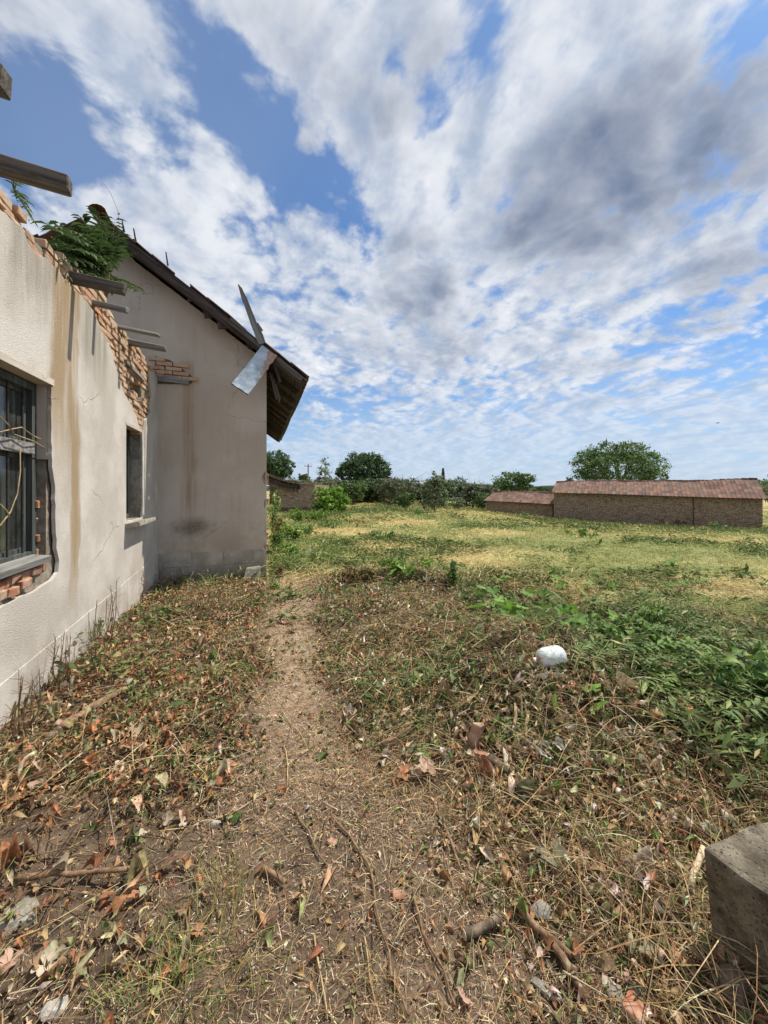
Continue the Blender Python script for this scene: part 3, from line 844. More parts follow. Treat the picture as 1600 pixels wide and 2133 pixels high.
# broken brickwork under the first window
for k, (px, py, dx, rz) in enumerate(((98, 1180, -0.03, 0.1), (80, 1188, 0.0, -0.1), (62, 1196, -0.02, 0.05), (108, 1150, -0.09, 1.5), (107, 1120, -0.08, 1.5), (108, 1085, -0.09, 1.5), (106, 1050, -0.085, 1.5),
                                      (38, 1205, 0.0, 0.1), (18, 1218, -0.02, -0.08), (30, 1232, 0.005, 0.02), (5, 1240, 0.0, 0.0), (58, 1214, 0.0, 0.04))):
    u, v = wl(px, py)
    o = put('brick', random.choice(BR_H), None, core, (XW - 0.10 + dx, u + (0.045 if rz > 1 else 0.0), v), (0.05 * (k % 3 - 1), 0.04, 0.0))
    o.material_slots[0].link = 'OBJECT'; o.material_slots[0].material = M['redbrick']
m = MB()
m.box((XW - 0.16, 2.7, 0.72), (XW - 0.048, wl(118, 1180)[0], 0.83), 0.02)
m.build('rubble', M['mortar'], ruin)

# plinth panels
def plz(u, k):     # the two sloping joints of the plinth
    p0, p1 = [(wl(0, 1425), wl(305, 1175)), (wl(0, 1521), wl(305, 1243))][k]
    t = (u - p0[0]) / (p1[0] - p0[0]); return p0[1] + (p1[1] - p0[1]) * t
for k in range(2):
    u = -1.5 + 0.2 * k
    while u < YG - 0.05:
        e = min(u + random.uniform(0.56, 0.66), YG - 0.004)
        g = 0.005
        zt0, zt1 = plz(u + g, k) - g, plz(e - g, k) - g
        zb0, zb1 = (plz(u + g, 1) + g, plz(e - g, 1) + g) if k == 0 else (-0.3, -0.3)
        if zt0 > zb0 + 0.02:
            x0, x1 = XW - 0.012, XW + 0.006 + random.uniform(-0.001, 0.001)
            m = MB(); vs = []
            for x in (x0, x1):
                vs += [(x, u + g, zb0), (x, e - g, zb1), (x, e - g, zt1), (x, u + g, zt0)]
            m.add(vs, [(0, 3, 2, 1), (4, 5, 6, 7), (0, 1, 5, 4), (1, 2, 6, 5), (2, 3, 7, 6), (3, 0, 4, 7)])
            o = m.build('plinth_block', M['stucco'] if True else None, ruin)
            bevel_obj(o, 0.002)
        u = e

# first window: frame, cross rail, sashes, bars, glass, sill board
def window(parent, ya, yb, za, zb, xf, rail, nbar, fw=0.06):
    w = empty('window', (xf, (ya + yb) / 2, za)); setpar(w, parent)
    def bx(name, y0, y1, z0, z1, x0, x1, mat, par=None):
        m = MB(); m.box((x0, y0, z0), (x1, y1, z1), 0.002)
        return m.build(name, mat, par or w, center=True)
    fr = M['framewood']
    bx('frame', ya, ya + fw, za, zb, xf - 0.07, xf, fr); bx('frame', yb - fw, yb, za, zb, xf - 0.07, xf, fr)
    bx('frame', ya + fw, yb - fw, zb - fw, zb, xf - 0.07, xf - 0.002, fr); bx('frame', ya + fw, yb - fw, za, za + fw, xf - 0.07, xf - 0.002, fr)
    if rail is not None: bx('rail', ya + fw, yb - fw, rail - 0.045, rail + 0.045, xf - 0.075, xf + 0.015, M['greywood'])
    s = 0.035
    zones = [(za + fw, zb - fw)] if rail is None else [(za + fw, rail - 0.045), (rail + 0.045, zb - fw)]
    for z0, z1 in zones:
        ym = (ya + yb) / 2
        for y0, y1 in ((ya + fw, ym - 0.01), (ym + 0.01, yb - fw)):
            m = MB()
            m.box((xf - 0.075, y0, z0), (xf - 0.04, y0 + s, z1)); m.box((xf - 0.075, y1 - s, z0), (xf - 0.04, y1, z1))
            m.box((xf - 0.074, y0 + s, z1 - s), (xf - 0.041, y1 - s, z1)); m.box((xf - 0.074, y0 + s, z0), (xf - 0.041, y1 - s, z0 + s))
            so = m.build('sash', fr, w, center=True)
            m = MB(); m.box((xf - 0.060, y0 + s, z0 + s), (xf - 0.056, y1 - s, z1 - s))
            m.build('pane', M['glass'], w, center=True)
    for k in range(nbar):
        y = ya + fw + (yb - ya - 2 * fw) * (k + 0.7) / (nbar + 0.2)
        m = MB(); m.tube([(xf - 0.02, y, za + 0.02), (xf - 0.02, y + 0.004, zb - 0.02)], [0.008, 0.008], 8)
        m.build('bar', M['iron'], w, smooth=False)
    m = MB()      # dark box added behind the panes; the room's shade is in its colour
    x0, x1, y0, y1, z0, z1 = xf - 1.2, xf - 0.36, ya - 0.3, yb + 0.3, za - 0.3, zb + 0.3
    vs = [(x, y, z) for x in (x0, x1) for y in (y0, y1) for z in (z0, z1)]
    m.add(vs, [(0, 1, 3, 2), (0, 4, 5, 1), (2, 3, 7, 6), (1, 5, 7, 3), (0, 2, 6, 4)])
    m.build('dark_room_box', M['interior'], w)
    return w
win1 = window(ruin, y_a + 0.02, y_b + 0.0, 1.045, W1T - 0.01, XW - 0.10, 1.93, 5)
m = MB(); m.beam((XW - 0.045, y_a, 1.035), (XW - 0.045, y_b - 0.05, 1.045), 0.13, 0.045, (0.12, 0, 1), 0.004)
m.build('sill', M['greywood'], win1, center=True, orient=(0, 1, 0))
m = MB(); m.box((XW - 0.10, y_a - 0.02, W1T - 0.004), (XW + 0.006, y_b + 0.03, W1T + 0.045), 0.003)
m.build('lintel_band', M['render'], win1)
# a plain reveal where the plaster turned into the opening
m = MB(); m.box((XW - 0.17, y_b + 0.001, 1.85), (XW - 0.03, y_b + 0.03, W1T), 0.002); m.build('reveal', M['render'], win1)
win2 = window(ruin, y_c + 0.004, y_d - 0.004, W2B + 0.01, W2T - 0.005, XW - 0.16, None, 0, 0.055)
m = MB(); m.beam((XW + 0.045, y_c - 0.05, W2B - 0.055), (XW + 0.045, y_d + 0.12, W2B - 0.04), 0.25, 0.055, (-0.18, 0, 1), 0.006)
m.build('sill', M['concrete'], win2, center=True)
m = MB(); m.box((XW - 0.16, y_d + 0.001, W2B), (XW - 0.012, y_d + 0.035, W2T - 0.002), 0.003); m.build('reveal', M['concrete'], win2)
m = MB(); m.box((XW - 0.1, y_c - 0.02, W2T + 0.002), (XW + 0.005, y_d - 0.03, W2T + 0.04), 0.002); m.build('lintel_band', M['render'], win2)

# rafter tails left on the wall top: (tip pixel, out from the wall, height, width)
RAFT = [(15, 172, 0.42, 0.085, 0.11, 0.0), (148, 388, 0.44, 0.10, 0.11, 0.0), (263, 604, 0.42, 0.075, 0.10, 0.03), (267, 646, 0.30, 0.07, 0.055, 0.05), (332, 698, 0.42, 0.07, 0.04, 0.0), (347, 728, 0.42, 0.10, 0.075, 0.0)]
for px, py, out, wd, ht, sk in RAFT:
    p = pX(px, py, XW + out)
    tip = Vector(p) ; root = Vector((XW - 0.55, p[1] - 0.02 + sk, p[2] + 0.10))
    m = MB(); m.beam(root, tip, wd, ht, (0, 0, 1), 0.010)
    o = m.build('rafter', M['oldwood'] if ht > 0.09 else M['greywood'], ruin, center=True, orient=tip - root)
    bevel_obj(o, 0.008)
m = MB(); a = wl(60, 470)          # wall plate behind the bricks
m.beam((XW - 0.28, -1.0, 3.64), (XW - 0.28, 6.9, 3.50), 0.12, 0.10, (0, 0, 1), 0.01)
m.build('wall_plate', M['oldwood'], ruin, center=True, orient=(0, 1, 0))

# ------------------------------------------------------------------ the gable house behind it
gh = empty('gable_house', (-2.6, 11.5, 0.0))
tag(gh, 'plastered house with dark tiled roof and smoke-stained gable wall', 'house')
VY = YG - 0.40                                  # verge plane
Rg = pY(203, 440, VY); Ev = pY(644, 783, VY)
rx, rz, ex, ez = Rg[0], Rg[2], Ev[0], Ev[2]
slope = (rz - ez) / (ex - rx)
YB = 16.4
def roof_z(x): return rz - slope * abs(x - rx)   # top of tiles
XL = rx - (XC - rx)
tz = 0.20
prof = [(XL, -0.3), (XC, -0.3), (XC, roof_z(XC) - tz), (rx, rz - tz), (XL, roof_z(XL) - tz)]
wallp = jag(prof, 0.4, 0.0)
def gfn(u, v, d): return (u, YG + d, v)
# the plaster at the right-hand corner has come off in three places
chip = [(XC, -0.3), (XC, 0.48), (XC - 0.05, 0.50), (XC - 0.012, 0.62), (XC - 0.03, 0.85), (XC - 0.008, 1.0), (XC - 0.01, 1.22), (XC - 0.045, 1.30), (XC - 0.04, 1.40), (XC - 0.006, 1.45), (XC - 0.012, 1.66), (XC - 0.06, 1.74), (XC - 0.085, 1.83), (XC - 0.05, 1.90), (XC, 1.95)]
prof2 = [(XL, -0.3)] + chip + [(XC, roof_z(XC) - tz), (rx, rz - tz), (XL, roof_z(XL) - tz)]
hole = [pY(323, 742, YG), pY(352, 750, YG), pY(375, 764, YG), pY(402, 786, YG), pY(399, 800, YG), pY(323, 800, YG)]
hole = [(p[0], p[2]) for p in hole]
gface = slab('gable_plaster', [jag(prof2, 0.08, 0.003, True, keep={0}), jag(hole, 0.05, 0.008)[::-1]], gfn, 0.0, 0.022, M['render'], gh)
gbody = slab('wall', [[(u * 0.9985 + rx * 0.0015 - (0.02 if u > 0 else 0), v) for u, v in prof]], gfn, 0.024, YB - 0.4 - YG, M['mortar'], gh)
m = MB(); m.box((XC - 0.018, YG + 0.03, -0.3), (XC + 0.004, YB - 0.4, roof_z(XC) - tz - 0.02))
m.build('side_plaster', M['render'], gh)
# red bricks showing at the corner
for zc in (0.56, 0.70, 0.78, 1.33, 1.405, 1.72, 1.79, 1.86):
    o = put('brick', BR_H[int(zc * 100) % 6], None, gbody, (XC - 0.062, YG + 0.10 + random.uniform(-0.004, 0.004), zc), (0, 0, 0))
    o.material_slots[0].link = 'OBJECT'; o.material_slots[0].material = M['redbrick']
# brickwork over a timber where the two houses met
zrow = hole[4][1] + 0.085; r = 0
x0, x1 = hole[0][0], hole[3][0]
while zrow < hole[0][1] + 0.02:
    x = x0 - 0.1 + (0.12 if r % 2 else 0)
    while x < x1:
        xc = x + 0.125
        if inpoly(xc - 0.06, zrow, hole) or inpoly(xc + 0.03, zrow, hole):
            put('brick', BR_L[random.randrange(6)], None, gbody, (xc, YG + 0.032 + random.uniform(-0.012, 0.006), zrow), (0, 0, rad(90) + random.uniform(-0.02, 0.02)))
        x += 0.258
    zrow += 0.073; r += 1
m = MB(); a0, a1 = pY(318, 787, YG - 0.02), pY(394, 795, YG - 0.02)
m.beam((a0[0], YG + 0.0, a0[2]), (a1[0], YG + 0.0, a1[2] - 0.005), 0.10, 0.10, (0, 0, 1), 0.006)
bevel_obj(m.build('timber_lintel', M['greywood'], gh, center=True, orient=(1, 0, 0)), 0.006)
# plinth of the gable: two courses of concrete slabs
q = [pY(400, 1165, YG)[0], pY(465, 1165, YG)[0], pY(527, 1165, YG)[0]]
za, zb = pY(440, 1148, YG)[2], pY(440, 1178, YG)[2]
def gslab(xa, xb, z0, z1):
    m = MB(); m.box((xa + 0.005, YG - 0.012 + random.uniform(-0.004, 0.003), z0 + 0.005), (xb - 0.005, YG + 0.018, z1 - 0.005))
    bevel_obj(m.build('plinth_block', M['plinth'], gh), 0.004)
ed = [XW + 0.012, q[0], q[1], q[2], XC - 0.02]
for i in range(4): gslab(ed[i], ed[i + 1], zb, za)
q2 = [pY(367, 1190, YG)[0], pY(434, 1190, YG)[0], pY(498, 1190, YG)[0]]
ed = [XW + 0.012] + q2 + [XC - 0.012]
for i in range(4): gslab(ed[i], ed[i + 1], -0.25, zb)

# ---- roof
roof = empty('roof', (rx, 11.5, rz)); setpar(roof, gh)
sdir = Vector((ex - rx, 0, ez - rz)); SL = sdir.length; sdir.normalize()
snor = Vector((-sdir.z, 0, sdir.x))
def rp(s, y, h, side=1):
    """point on a roof slope: s down from the ridge, h above the tile line"""
    p = Vector((rx, y, rz)) + sdir * s + snor * h
    if side < 0: p.x = 2 * rx - p.x
    sag = 0.05 * math.sin((y - VY) * 0.75) * min(1, s / SL)
    p.z -= abs(sag)
    return p
# rafters, boards
for k in range(12):
    y = VY + 0.06 + k * 0.80
    m = MB(); m.beam(rp(0.15, y, -0.15), rp(SL - 0.05, y, -0.15), 0.07, 0.09, snor, 0.006)
    m.build('rafter', M['darkwood'], roof, center=True, orient=sdir)
nbd = 22
for k in range(nbd):
    s0 = SL * k / nbd; s1 = SL * (k + 1) / nbd - 0.012
    sm = (s0 + s1) / 2
    ya = VY + 0.02 + random.uniform(0, 0.10)
    ny = 4
    m = MB()
    for j in range(ny):
        y0 = ya + (YB - ya) * j / ny; y1 = ya + (YB - ya) * (j + 1) / ny - 0.01
        m.beam(rp(sm, y0, -0.09), rp(sm, y1, -0.09), s1 - s0, 0.022, snor, 0.004)
    m.build('roof_board', M['darkwood'], roof, center=True, orient=(0, 1, 0))
m = MB()
for j in range(8):
    y0 = VY + 0.1 + (YB - VY - 0.1) * j / 8; y1 = VY + 0.1 + (YB - VY - 0.1) * (j + 1) / 8
    m.beam(rp(SL / 2, y0, -0.1, -1), rp(SL / 2, y1, -0.1, -1), SL, 0.03, (-snor.x, 0, snor.z))
m.build('roof_deck', M['darkwood'], roof)
# tiles
def tile_geo(w=0.235, L=0.40, amp=0.022, th=0.014):
    nx = 6; V = []; F = []
    prof = [(-0.5, 0.35), (-0.36, 1.0), (-0.2, 0.15), (0.12, 0.0), (0.30, 0.15), (0.42, 0.9), (0.5, 0.45)]
    for h in (0, 1):
        for t in (0.0, 1.0):
            for u, z in prof:
                V.append((t * L, u * w, z * amp - h * th))
    k = len(prof)
    for i in range(k - 1):
        F.append((i, i + k, i + k + 1, i + 1)); b = 2 * k
        F.append((b + i, b + i + 1, b + i + k + 1, b + i + k))
        F.append((k + i, 3 * k + i, 3 * k + i + 1, k + i + 1)); F.append((i, i + 1, 2 * k + i + 1, 2 * k + i))
    F += [(0, 2 * k, 3 * k, k), (k - 1, 2 * k - 1, 4 * k - 1, 3 * k - 1)]
    return V, F
TV, TF = tile_geo()
TC = [(0.19, 0.085, 0.055), (0.15, 0.075, 0.052), (0.23, 0.105, 0.065), (0.115, 0.075, 0.06), (0.17, 0.10, 0.075)]
tile_me = []
for c in TC:
    me = bpy.data.meshes.new('tile'); me.from_pydata(TV, [], TF); at = me.color_attributes.new('Col', 'FLOAT_COLOR', 'POINT')
    at.data.foreach_set('color', np.tile(np.array(c + (1,), np.float32), (len(TV), 1)).ravel()); me.materials.append(M['tile']); me.update()
    tile_me.append(me)
def tile_mat(s, y, h, side, jr=0.02):
    p = rp(s, y, h, side)
    x = Vector((sdir.x * side, 0, sdir.z)); n = Vector((snor.x * side, 0, snor.z)); yy = n.cross(x)
    R = Matrix((x, yy, n)).transposed()
    J = Matrix.Rotation(random.uniform(-jr, jr), 3, 'Z') @ Matrix.Rotation(0.045, 3, 'Y')
    return p, R @ J
rows = int(SL / 0.335); cols = int((YB - VY) / 0.225)
mbt = MB()
for side in (1, -1):
    for i in range(rows + 1):
        s = SL - 0.38 - i * (SL - 0.3) / rows
        if s < -0.05: continue
        for j in range(cols):
            y = VY + 0.115 + j * 0.225
            jr = 0.10 if j == 0 else 0.02
            p, R = tile_mat(s, y + (random.uniform(-0.035, 0.02) if j == 0 else 0), -0.015 + random.uniform(0, 0.008), side, jr)
            if side == 1 and (j < 3 or i == 0):
                if j == 0 and i in (3, 7): continue          # slipped away
                put('tile', random.choice(tile_me), None, roof, p, R.to_euler())
            else:
                mbt.add([p + R @ Vector(v) for v in TV], TF, random.choice(TC))
o = mbt.build('tile_field', M['tile'], roof, attr=True); o['kind'] = 'stuff'
for j in range(24):
    y = VY - 0.05 + j * 0.38
    m = MB(); pr = [rp(0, y + 0.4 * t, 0.02) for t in (0, 1)]
    vs = []
    for t, p in enumerate(pr):
        for k in range(7):
            a = math.pi * k / 6; rr = 0.12 - 0.012 * t
            vs.append(p + Vector((math.cos(a) * rr, 0, math.sin(a) * rr * 0.8 - 0.03)))
    fs = [(k, k + 1, k + 8, k + 7) for k in range(6)]
    m.add(vs, fs, TC[j % 5])
    o = m.build('ridge_tile', M['tile'], roof, attr=True, smooth=True)
# barge board, loose laths and torn felt under the verge
m = MB(); m.beam(rp(0.1, VY + 0.02, -0.115), rp(SL * 0.72, VY + 0.02, -0.125), 0.028, 0.13, snor, 0.008); m.build('barge_board', M['darkwood'], roof, center=True, orient=sdir)
m = MB(); m.beam(rp(SL * 0.60, VY + 0.0, -0.09), rp(SL * 0.985, VY + 0.01, -0.13), 0.03, 0.10, snor, 0.01); m.build('barge_board', M['oldwood'], roof, center=True, orient=sdir)
for (s, y, dx, dy, dz, w) in ((SL * 0.50, VY + 0.1, 0.02, 0, -0.18, 0.16), (SL * 0.42, VY + 0.05, 0.0, 0, -0.14, 0.10), (SL * 0.56, VY + 0.1, 0.03, 0, -0.2, 0.12), (SL * 0.70, VY + 0.12, 0.05, 0, -0.16, 0.1)):
    p = rp(s, y, -0.11); m = MB(); m.beam(p, p + Vector((dx, dy, dz)), w, 0.012, (0, 1, 0.1), 0.02)
    m.build('torn_board', M['darkwood'], roof, center=True)
for px0, py0, px1, py1, w in ((566, 780, 582, 838, 0.03), (562, 775, 576, 832, 0.02), (575, 800, 584, 832, 0.025), (572, 760, 584, 795, 0.05), (578, 758, 622, 792, 0.09)):
    a, b = pY(px0, py0, YG + 0.05), pY(px1, py1, YG - 0.02)
    m = MB(); m.beam(a, b, w, 0.018, (0, 1, 0), 0.004); m.build('loose_lath', M['oldwood'], roof, center=True, orient=Vector(b) - Vector(a))
for s in (0.30, 0.16, 0.11):
    p = rp(SL * s, VY - 0.01, 0.0); m = MB(); m.beam(p, p + Vector((-0.03, 0, 0.16 + s * 0.2)), 0.03, 0.012, (0, 1, 0), 0.004, taper=0.4); m.build('loose_lath', M['darkwood'], roof)

# splintered board standing up from the verge
a, b = pY(545, 716, VY - 0.04), pY(497, 592, VY - 0.10)
mid = (Vector(a) * 0.45 + Vector(b) * 0.55) + Vector((0.01, 0, 0))
m = MB()
d = (Vector(b) - Vector(a)).normalized(); sd = Vector((d.z, 0, -d.x))
L = (Vector(b) - Vector(a)).length
pts = [(0, -0.05, 0.07), (0.12, -0.055, 0.08), (0.2, -0.05, 0.075), (0.205, -0.05, 0.11), (0.34, -0.05, 0.075), (0.345, -0.05, 0.055), (0.7, -0.035, 0.05), (0.72, -0.045, 0.05), (0.93, -0.02, 0.03), (1.0, -0.012, 0.0)]
vs = []; n = len(pts)
for dep in (0.0, 0.022):
    for t, l, r in pts:
        vs.append(Vector(a) + d * (t * L) + sd * l * 1.0 + Vector((0, dep, 0)))
        vs.append(Vector(a) + d * (t * L) + sd * r * 1.0 + Vector((0, dep, 0)))
fs = []
for i in range(n - 1):
    k = 2 * i; fs += [(k, k + 1, k + 3, k + 2), (2 * n + k, 2 * n + k + 2, 2 * n + k + 3, 2 * n + k + 1), (k, k + 2, 2 * n + k + 2, 2 * n + k), (k + 1, 2 * n + k + 1, 2 * n + k + 3, k + 3)]
fs += [(0, 2 * n, 2 * n + 1, 1), (2 * n - 2, 2 * n - 1, 4 * n - 1, 4 * n - 2)]
m.add(vs, fs)
tag(m.build('splintered_board', M['greywood'], center=True, orient=d), 'splintered grey board standing up from the roof verge', 'board')

# bent galvanised sheet hanging from the verge
c0, c1, c2, c3 = (pY(*q, VY - y_) for q, y_ in (((546, 719), 0.03), ((577, 742), 0.04), ((517, 822), 0.20), ((482, 799), 0.22)))
c0, c1, c2, c3 = map(Vector, (c0, c1, c2, c3))
cc = (c0 + c1 + c2 + c3) / 4
lx = ((c0 + c1) / 2 - (c2 + c3) / 2).normalized(); ly = (c1 - c0); ly = (ly - lx * ly.dot(lx)).normalized(); lz = lx.cross(ly)
mt = Matrix((lx, ly, lz))
nu, nv = 12, 6; vs = []
for dep in (0, 1):
    for i in range(nu + 1):
        for j in range(nv + 1):
            u, v = i / nu, j / nv
            p = (c3 * (1 - v) + c2 * v) * (1 - u) + (c0 * (1 - v) + c1 * v) * u
            q = mt @ (p - cc)
            q.z += 0.035 * math.sin(u * 3.1) - 0.05 * max(0, v - 0.72) * (1 if u > 0.4 else 0.3) * 4 * 0.5 + random.uniform(-0.003, 0.003)
            if j == nv and 0.35 < u < 0.85: q.y += 0.012 * math.sin(u * 31)
            q.z -= 0.004 * dep
            vs.append(q)
fs = []; N1 = (nu + 1) * (nv + 1)
for i in range(nu):
    for j in range(nv):
        k = i * (nv + 1) + j
        fs.append((k, k + nv + 1, k + nv + 2, k + 1)); fs.append((N1 + k, N1 + k + 1, N1 + k + nv + 2, N1 + k + nv + 1))
for i in range(nu):
    for j in (0, nv):
        k = i * (nv + 1) + j; fs.append((k, k + nv + 1, N1 + k + nv + 1, N1 + k))
for j in range(nv):
    for i in (0, nu):
        k = i * (nv + 1) + j; fs.append((k, k + 1, N1 + k + 1, N1 + k))
m = MB(); m.add(vs, fs)
o = m.build('metal_sheet', M['sheet'], smooth=False)
o.location = cc; o.rotation_euler = mt.transposed().to_euler()
tag(o, 'bent galvanised metal sheet with rusty edge hanging from the roof verge', 'sheet')
lip = MB(); lip.beam(mt @ (c3 - cc) + Vector((0, 0, 0.005)), mt @ (c2 - cc) + Vector((0, 0, 0.005)), 0.014, 0.02)
l = lip.build('folded_lip', M['iron']); l.parent = o

# concrete block leaning on the plinth
a = pY(524, 1205, YG - 0.16)
m = MB(); bx0 = pY(505, 1190, YG - 0.12)[0]; bx1 = pY(543, 1190, YG - 0.12)[0]
vs = [(bx0, YG - 0.30, -0.06), (bx1, YG - 0.28, -0.06), (bx1, YG - 0.05, -0.06), (bx0, YG - 0.03, -0.06),
      (bx0 + 0.06, YG - 0.19, 0.20), (bx1 - 0.005, YG - 0.17, 0.22), (bx1 - 0.01, YG - 0.02, 0.215), (bx0 + 0.07, YG - 0.02, 0.20)]
m.add(vs, [(0, 3, 2, 1), (4, 5, 6, 7), (0, 1, 5, 4), (1, 2, 6, 5), (2, 3, 7, 6), (3, 0, 4, 7)])
o = bevel_obj(m.build('concrete_block', M['concrete']), 0.015, 2)
tag(o, 'rough concrete block leaning against the gable plinth by the corner', 'block')

# ------------------------------------------------------------------ far buildings
def brickwork(m, p0, p1, zlo, zhi, out, L=0.25, H=0.075, cols=((0.162, 0.093, 0.055), (0.204, 0.123, 0.072), (0.128, 0.072, 0.044), (0.238, 0.157, 0.098), (0.102, 0.068, 0.047)), skip=0.02):
    p0, p1 = Vector(p0[:2]), Vector(p1[:2]); D = (p1 - p0).length; d = (p1 - p0) / D; o = Vector(out[:2]).normalized()
    r = 0; z = min(zlo(0), zlo(1)); zm = max(zhi(0), zhi(1))
    while z < zm:
        s = -L / 2 if r % 2 else 0.0
        while s < D:
            a, b = max(s, 0.0), min(s + L - 0.012, D)
            t = (a + b) / 2 / D
            if b - a > 0.04 and z + H <= zhi(t) + 0.01 and z >= zlo(t) - H and random.random() > skip:
                k = random.uniform(0.008, 0.022)
                q0, q1 = p0 + d * a, p0 + d * b
                vs = []
                for zz in (z, z + H - 0.012):
                    vs += [(q0.x, q0.y, zz), (q1.x, q1.y, zz), (q1.x + o.x * k, q1.y + o.y * k, zz), (q0.x + o.x * k, q0.y + o.y * k, zz)]
                f = random.uniform(0.75, 1.25); c = random.choice(cols)
                m.add(vs, [(4, 5, 6, 7), (0, 3, 2, 1), (3, 7, 6, 2), (0, 4, 7, 3), (1, 2, 6, 5)], tuple(v * f for v in c))
            s += L
        z += H; r += 1
def roof_tiles(m, E0, E1, R0, R1, cols, wav=0.03, seed=1):
    E0, E1, R0, R1 = map(Vector, (E0, E1, R0, R1))
    W = ((E1 - E0).length + (R1 - R0).length) / 2; S = ((R0 - E0).length + (R1 - E1).length) / 2
    nc, nr = int(W / 0.225), max(2, int(S / 0.33))
    for i in range(nr):
        for j in range(nc):
            u = (j + 0.5) / nc; v0 = i / nr
            def pt(v):
                p = (E0 * (1 - u) + E1 * u) * (1 - v) + (R0 * (1 - u) + R1 * u) * v
                p = p.copy(); p.z += wav * (2 * float(fbm(np.array([u * W * 0.55]), np.array([v * S * 0.5]), 1.0, 3, seed)[0]) - 1) * (0.4 + v)
                return p
            lo, hi = pt(v0), pt(v0 + 1.0 / nr)
            x = (lo - hi).normalized(); y = (E1 - E0).normalized(); n = x.cross(y)
            if n.z < 0: n = -n; 
            y = n.cross(x)
            c = random.choice(cols); f = random.uniform(0.8, 1.2)
            R = Matrix((x, y, n)).transposed() @ Matrix.Rotation(0.085, 3, 'Y')
            st = lo - x * 0.37 + n * 0.03
            m.add([st + R @ Vector(v) for v in TV], TF, tuple(k * f for k in c))
RC = [(0.215, 0.108, 0.076), (0.17, 0.092, 0.068), (0.25, 0.13, 0.09), (0.13, 0.078, 0.062), (0.22, 0.14, 0.108)]
def barn(name, label, eL, eR, rL, rR, DL, DR, half, gap=None):
    """outbuilding from eave and ridge pixels of its two ends"""
    E0, E1 = Vector(pD(*eL, DL)), Vector(pD(*eR, DR))
    d = (E1 - E0); d.z = 0; d.normalize(); n = Vector((-d.y, d.x, 0))
    if n.dot(Vector(FV)) < 0: n = -n
    f0, f1 = E0 + n * 0.28, E1 + n * 0.28      # wall below the eaves
    f0 += d * 0.12; f1 -= d * 0.15
    def ridge(E, px):
        # the point over half the depth, at the pixel's height
        P0 = E + n * half; a, b = ab(P0.x, P0.y)
        return Vector((P0.x, P0.y, EYE + (HOR - px[1]) / FPX * b))
    R0, R1 = ridge(E0, rL), ridge(E1, rR)
    B0, B1 = E0 + n * (2 * half), E1 + n * (2 * half)
    root = empty(name, (f0.x, f0.y, 0)); tag(root, label, 'barn')
    g0, g1 = gz(f0.x, f0.y), gz(f1.x, f1.y)
    zl = lambda t: g0 + (g1 - g0) * t - 0.1
    zh = lambda t: E0.z + (E1.z - E0.z) * t + 0.10
    b0, b1 = B0 - n * 0.28 + d * 0.12, B1 - n * 0.28 - d * 0.15
    m = MB()          # body
    vs = [(f0.x, f0.y, zl(0)), (f1.x, f1.y, zl(1)), (b1.x, b1.y, zl(1)), (b0.x, b0.y, zl(0)),
          (f0.x, f0.y, zh(0)), (f1.x, f1.y, zh(1)), (b1.x, b1.y, zh(1)), (b0.x, b0.y, zh(0)),
          ((f0.x + b0.x) / 2, (f0.y + b0.y) / 2, R0.z - 0.12), ((f1.x + b1.x) / 2, (f1.y + b1.y) / 2, R1.z - 0.12)]
    m.add(vs, [(0, 1, 5, 4), (1, 2, 6, 9, 5), (2, 3, 7, 6), (3, 0, 4, 8, 7), (4, 5, 9, 8), (7, 8, 9, 6)])
    w = m.build('wall', M['barnmortar'], root)
    m = MB()
    brickwork(m, f0, f1, zl, zh, -n)
    def zg(t): return zh(1) + (R1.z - 0.12 - zh(1)) * (1 - abs(2 * t - 1))
    brickwork(m, f1, b1, lambda t: zl(1), zg, d)
    o = m.build('brickwork', M['brickattr'], w, attr=True); o['kind'] = 'stuff'
    rf = empty('roof', R0); setpar(rf, root)
    m = MB(); roof_tiles(m, E0, E1, R0, R1, RC, 0.075, 3); roof_tiles(m, B0, B1, R0, R1, RC, 0.075, 4)
    o = m.build('tile_field', M['tile'], rf, attr=True); o['kind'] = 'stuff'
    m = MB(); m.beam(E0 - Vector((0, 0, .05)), E1 - Vector((0, 0, .05)), 0.04, 0.05); m.build('eave_board', M['darkwood'], rf, center=True, orient=d)
    nr = int((R1 - R0).length / 0.36)
    for k in range(nr):
        p = R0.lerp(R1, k / nr); q = R0.lerp(R1, (k + 1.06) / nr)
        wv = 0.075 * (2 * float(fbm(np.array([k * 0.36 * 0.55]), np.array([0.7]), 1.0, 3, 3)[0]) - 1) * 1.4
        m = MB(); m.tube([p + Vector((0, 0, 0.01 + wv)), q + Vector((0, 0, 0.0 + wv))], [0.10, 0.085], 7, random.choice(RC))
        m.build('ridge_tile', M['tile'], rf, attr=True)
    for s, X, Y, B in ((0, E0, R0, B0), (1, E1, R1, B1)):
        for P_ in (X, B):
            m = MB(); m.beam(P_ + Vector((0, 0, -0.06)), Y + Vector((0, 0, -0.08)), 0.04, 0.12, n); m.build('barge_board', M['darkwood'], rf)
    return root, f0, f1, n, d
M['barnmortar'] = mat_stone('clay_mortar', (0.13, 0.088, 0.058), (0.23, 0.165, 0.115), 5)
bn, f0, f1, bn_n, bn_d = barn('brick_barn', 'long low brick barn with sagging red tile roof across the meadow', (1149, 1025), (1598, 1039), (1170, 1004), (1610, 1000), 30.0, 23.4, 2.3)
